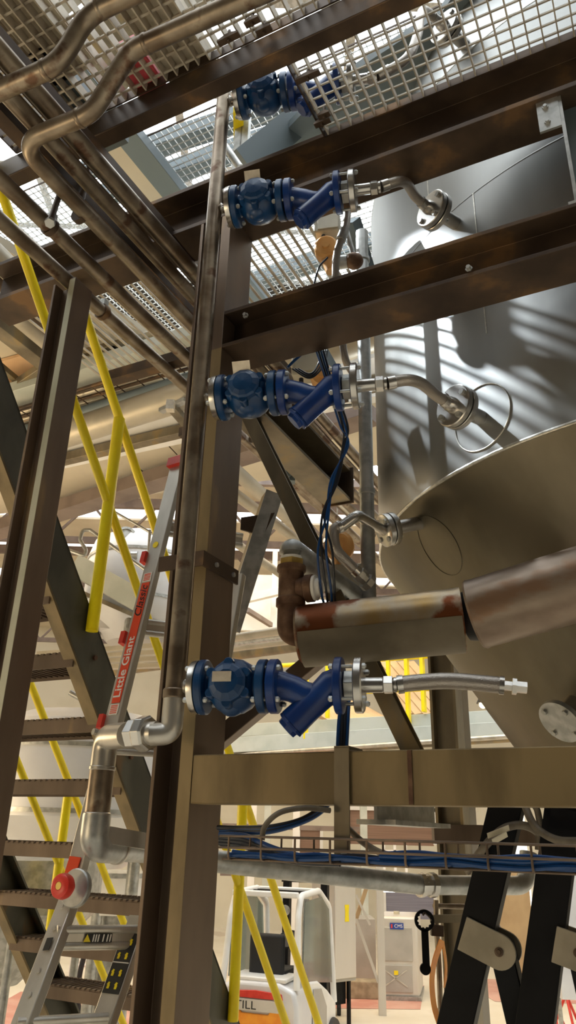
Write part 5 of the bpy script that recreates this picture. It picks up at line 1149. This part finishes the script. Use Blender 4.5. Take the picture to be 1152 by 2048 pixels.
# lamps of the hall
for x,y,Y,lb in ((803,1614,13,'small warm hall lamp under the stained beam'),(966,1409,14,'small warm hall lamp beside the cone edge')):
    p = P(x,y,Y); t = thing('hall_lamp', p, lb, 'lamp', 'warm hall lamps'); MB().ball(p, .07, 16).build('lamp_bulb', 'lampwarm', t); MB().lathe(p+Z*.02, Z, [(0,.12),(.08,.08),(.14,.03),(.14,0)], 24).build('lamp_shade', 'black', t)
p = P(790,1781,20); t = thing('tube_light', p, 'bright tube light above the signed cabinet', 'lamp'); MB().cyl(p-V3(.35,0,0), p+V3(.35,0,0), .04, 14).build('tube', 'tubecool', t); MB().box(p+Z*.07, .8,.12,.06).build('fitting', 'white', t)
for k,(x,y,lb) in enumerate(((-6,12.8,'high bay lamp of the hall, nearer, over the vessels'),(1,14,'high bay lamp of the hall, above the forklift'),(7,17,'high bay lamp of the hall, above the right side'),(-3,20,'high bay lamp of the hall, far over the back'))):
    t = thing('high_bay_lamp', (x,y,8.3), lb, 'lamp', 'high bay lamps'); MB().lathe((x,y,8.3), Z, [(0,.3),(.25,.1),(.4,.08),(.4,0)], 32).build('lamp_shade', 'galv', t); MB().cyl((x,y,8.68), (x,y,9.95), .015, 8).build('hanging_rod', 'galv', t); MB().cyl((x,y,8.29), (x,y,8.31), .27, 24).build('lamp_lens', 'lampwarm', t)
# ------------------------------------------------------------------ light
def area(name, loc, tgt, sx, sy, power, col):
    l = bpy.data.lights.new(name, 'AREA'); l.shape = 'RECTANGLE'; l.size = sx; l.size_y = sy; l.energy = power; l.color = col
    o = bpy.data.objects.new(name, l); C.objects.link(o); o.location = loc
    o.rotation_euler = (Vector(tgt)-Vector(loc)).to_track_quat('-Z', 'Y').to_euler(); return o
WARM = (1.0,.76,.45); COOL = (.84,.93,1.0)
area('hall_light', (0,15,8.2), (0,15,0), 10, 8, 520, WARM)
area('hall_light', (-7,9,8.0), (-6,9.5,0), 5, 5, 220, WARM)
area('near_fill', (-3.6,.2,2.4), (-.5,2.6,3.2), 1.4, .8, 26, WARM)  # added warm fill for the near column faces; no lamp stands there
area('near_fill', (3.2,-1.5,2.2), (.9,2.6,3.2), 1.6, .8, 8, WARM)  # second added fill, from the right behind the camera
area('mezzanine_fill', (-5.5,5.5,3.0), (-2,6.5,6.6), 2.5, 1.2, 110, WARM)  # added fill in place of floor bounce, brightens the mezzanine underside
area('skylight_light', (1,4.5,12.3), (1,4.5,0), 9, 7, 130, COOL)
for nm_, am, an, en in (('added_beam', aim, 17, 1700), ('added_beam', aim2, 15, 900)):  # spots of the added lamp, aimed at the tank
    l = bpy.data.lights.new(nm_, 'SPOT'); l.energy = en; l.color = COOL; l.spot_size = math.radians(an); l.spot_blend = .45; l.shadow_soft_size = .03
    so = bpy.data.objects.new(nm_, l); C.objects.link(so); so.location = fl+am*.03; so.rotation_euler = am.to_track_quat('-Z','Y').to_euler()
sc = bpy.context.scene
wd_ = bpy.data.worlds.new('world'); sc.world = wd_; wd_.use_nodes = True
bgn = wd_.node_tree.nodes['Background']; bgn.inputs[0].default_value = (1.0,.86,.66,1); bgn.inputs[1].default_value = .05
sc.view_settings.view_transform = 'Standard'; sc.view_settings.look = 'None'; sc.view_settings.gamma = 1; sc.view_settings.exposure = 0.0
sc.cycles.max_bounces = 8; sc.cycles.sample_clamp_indirect = 6.0
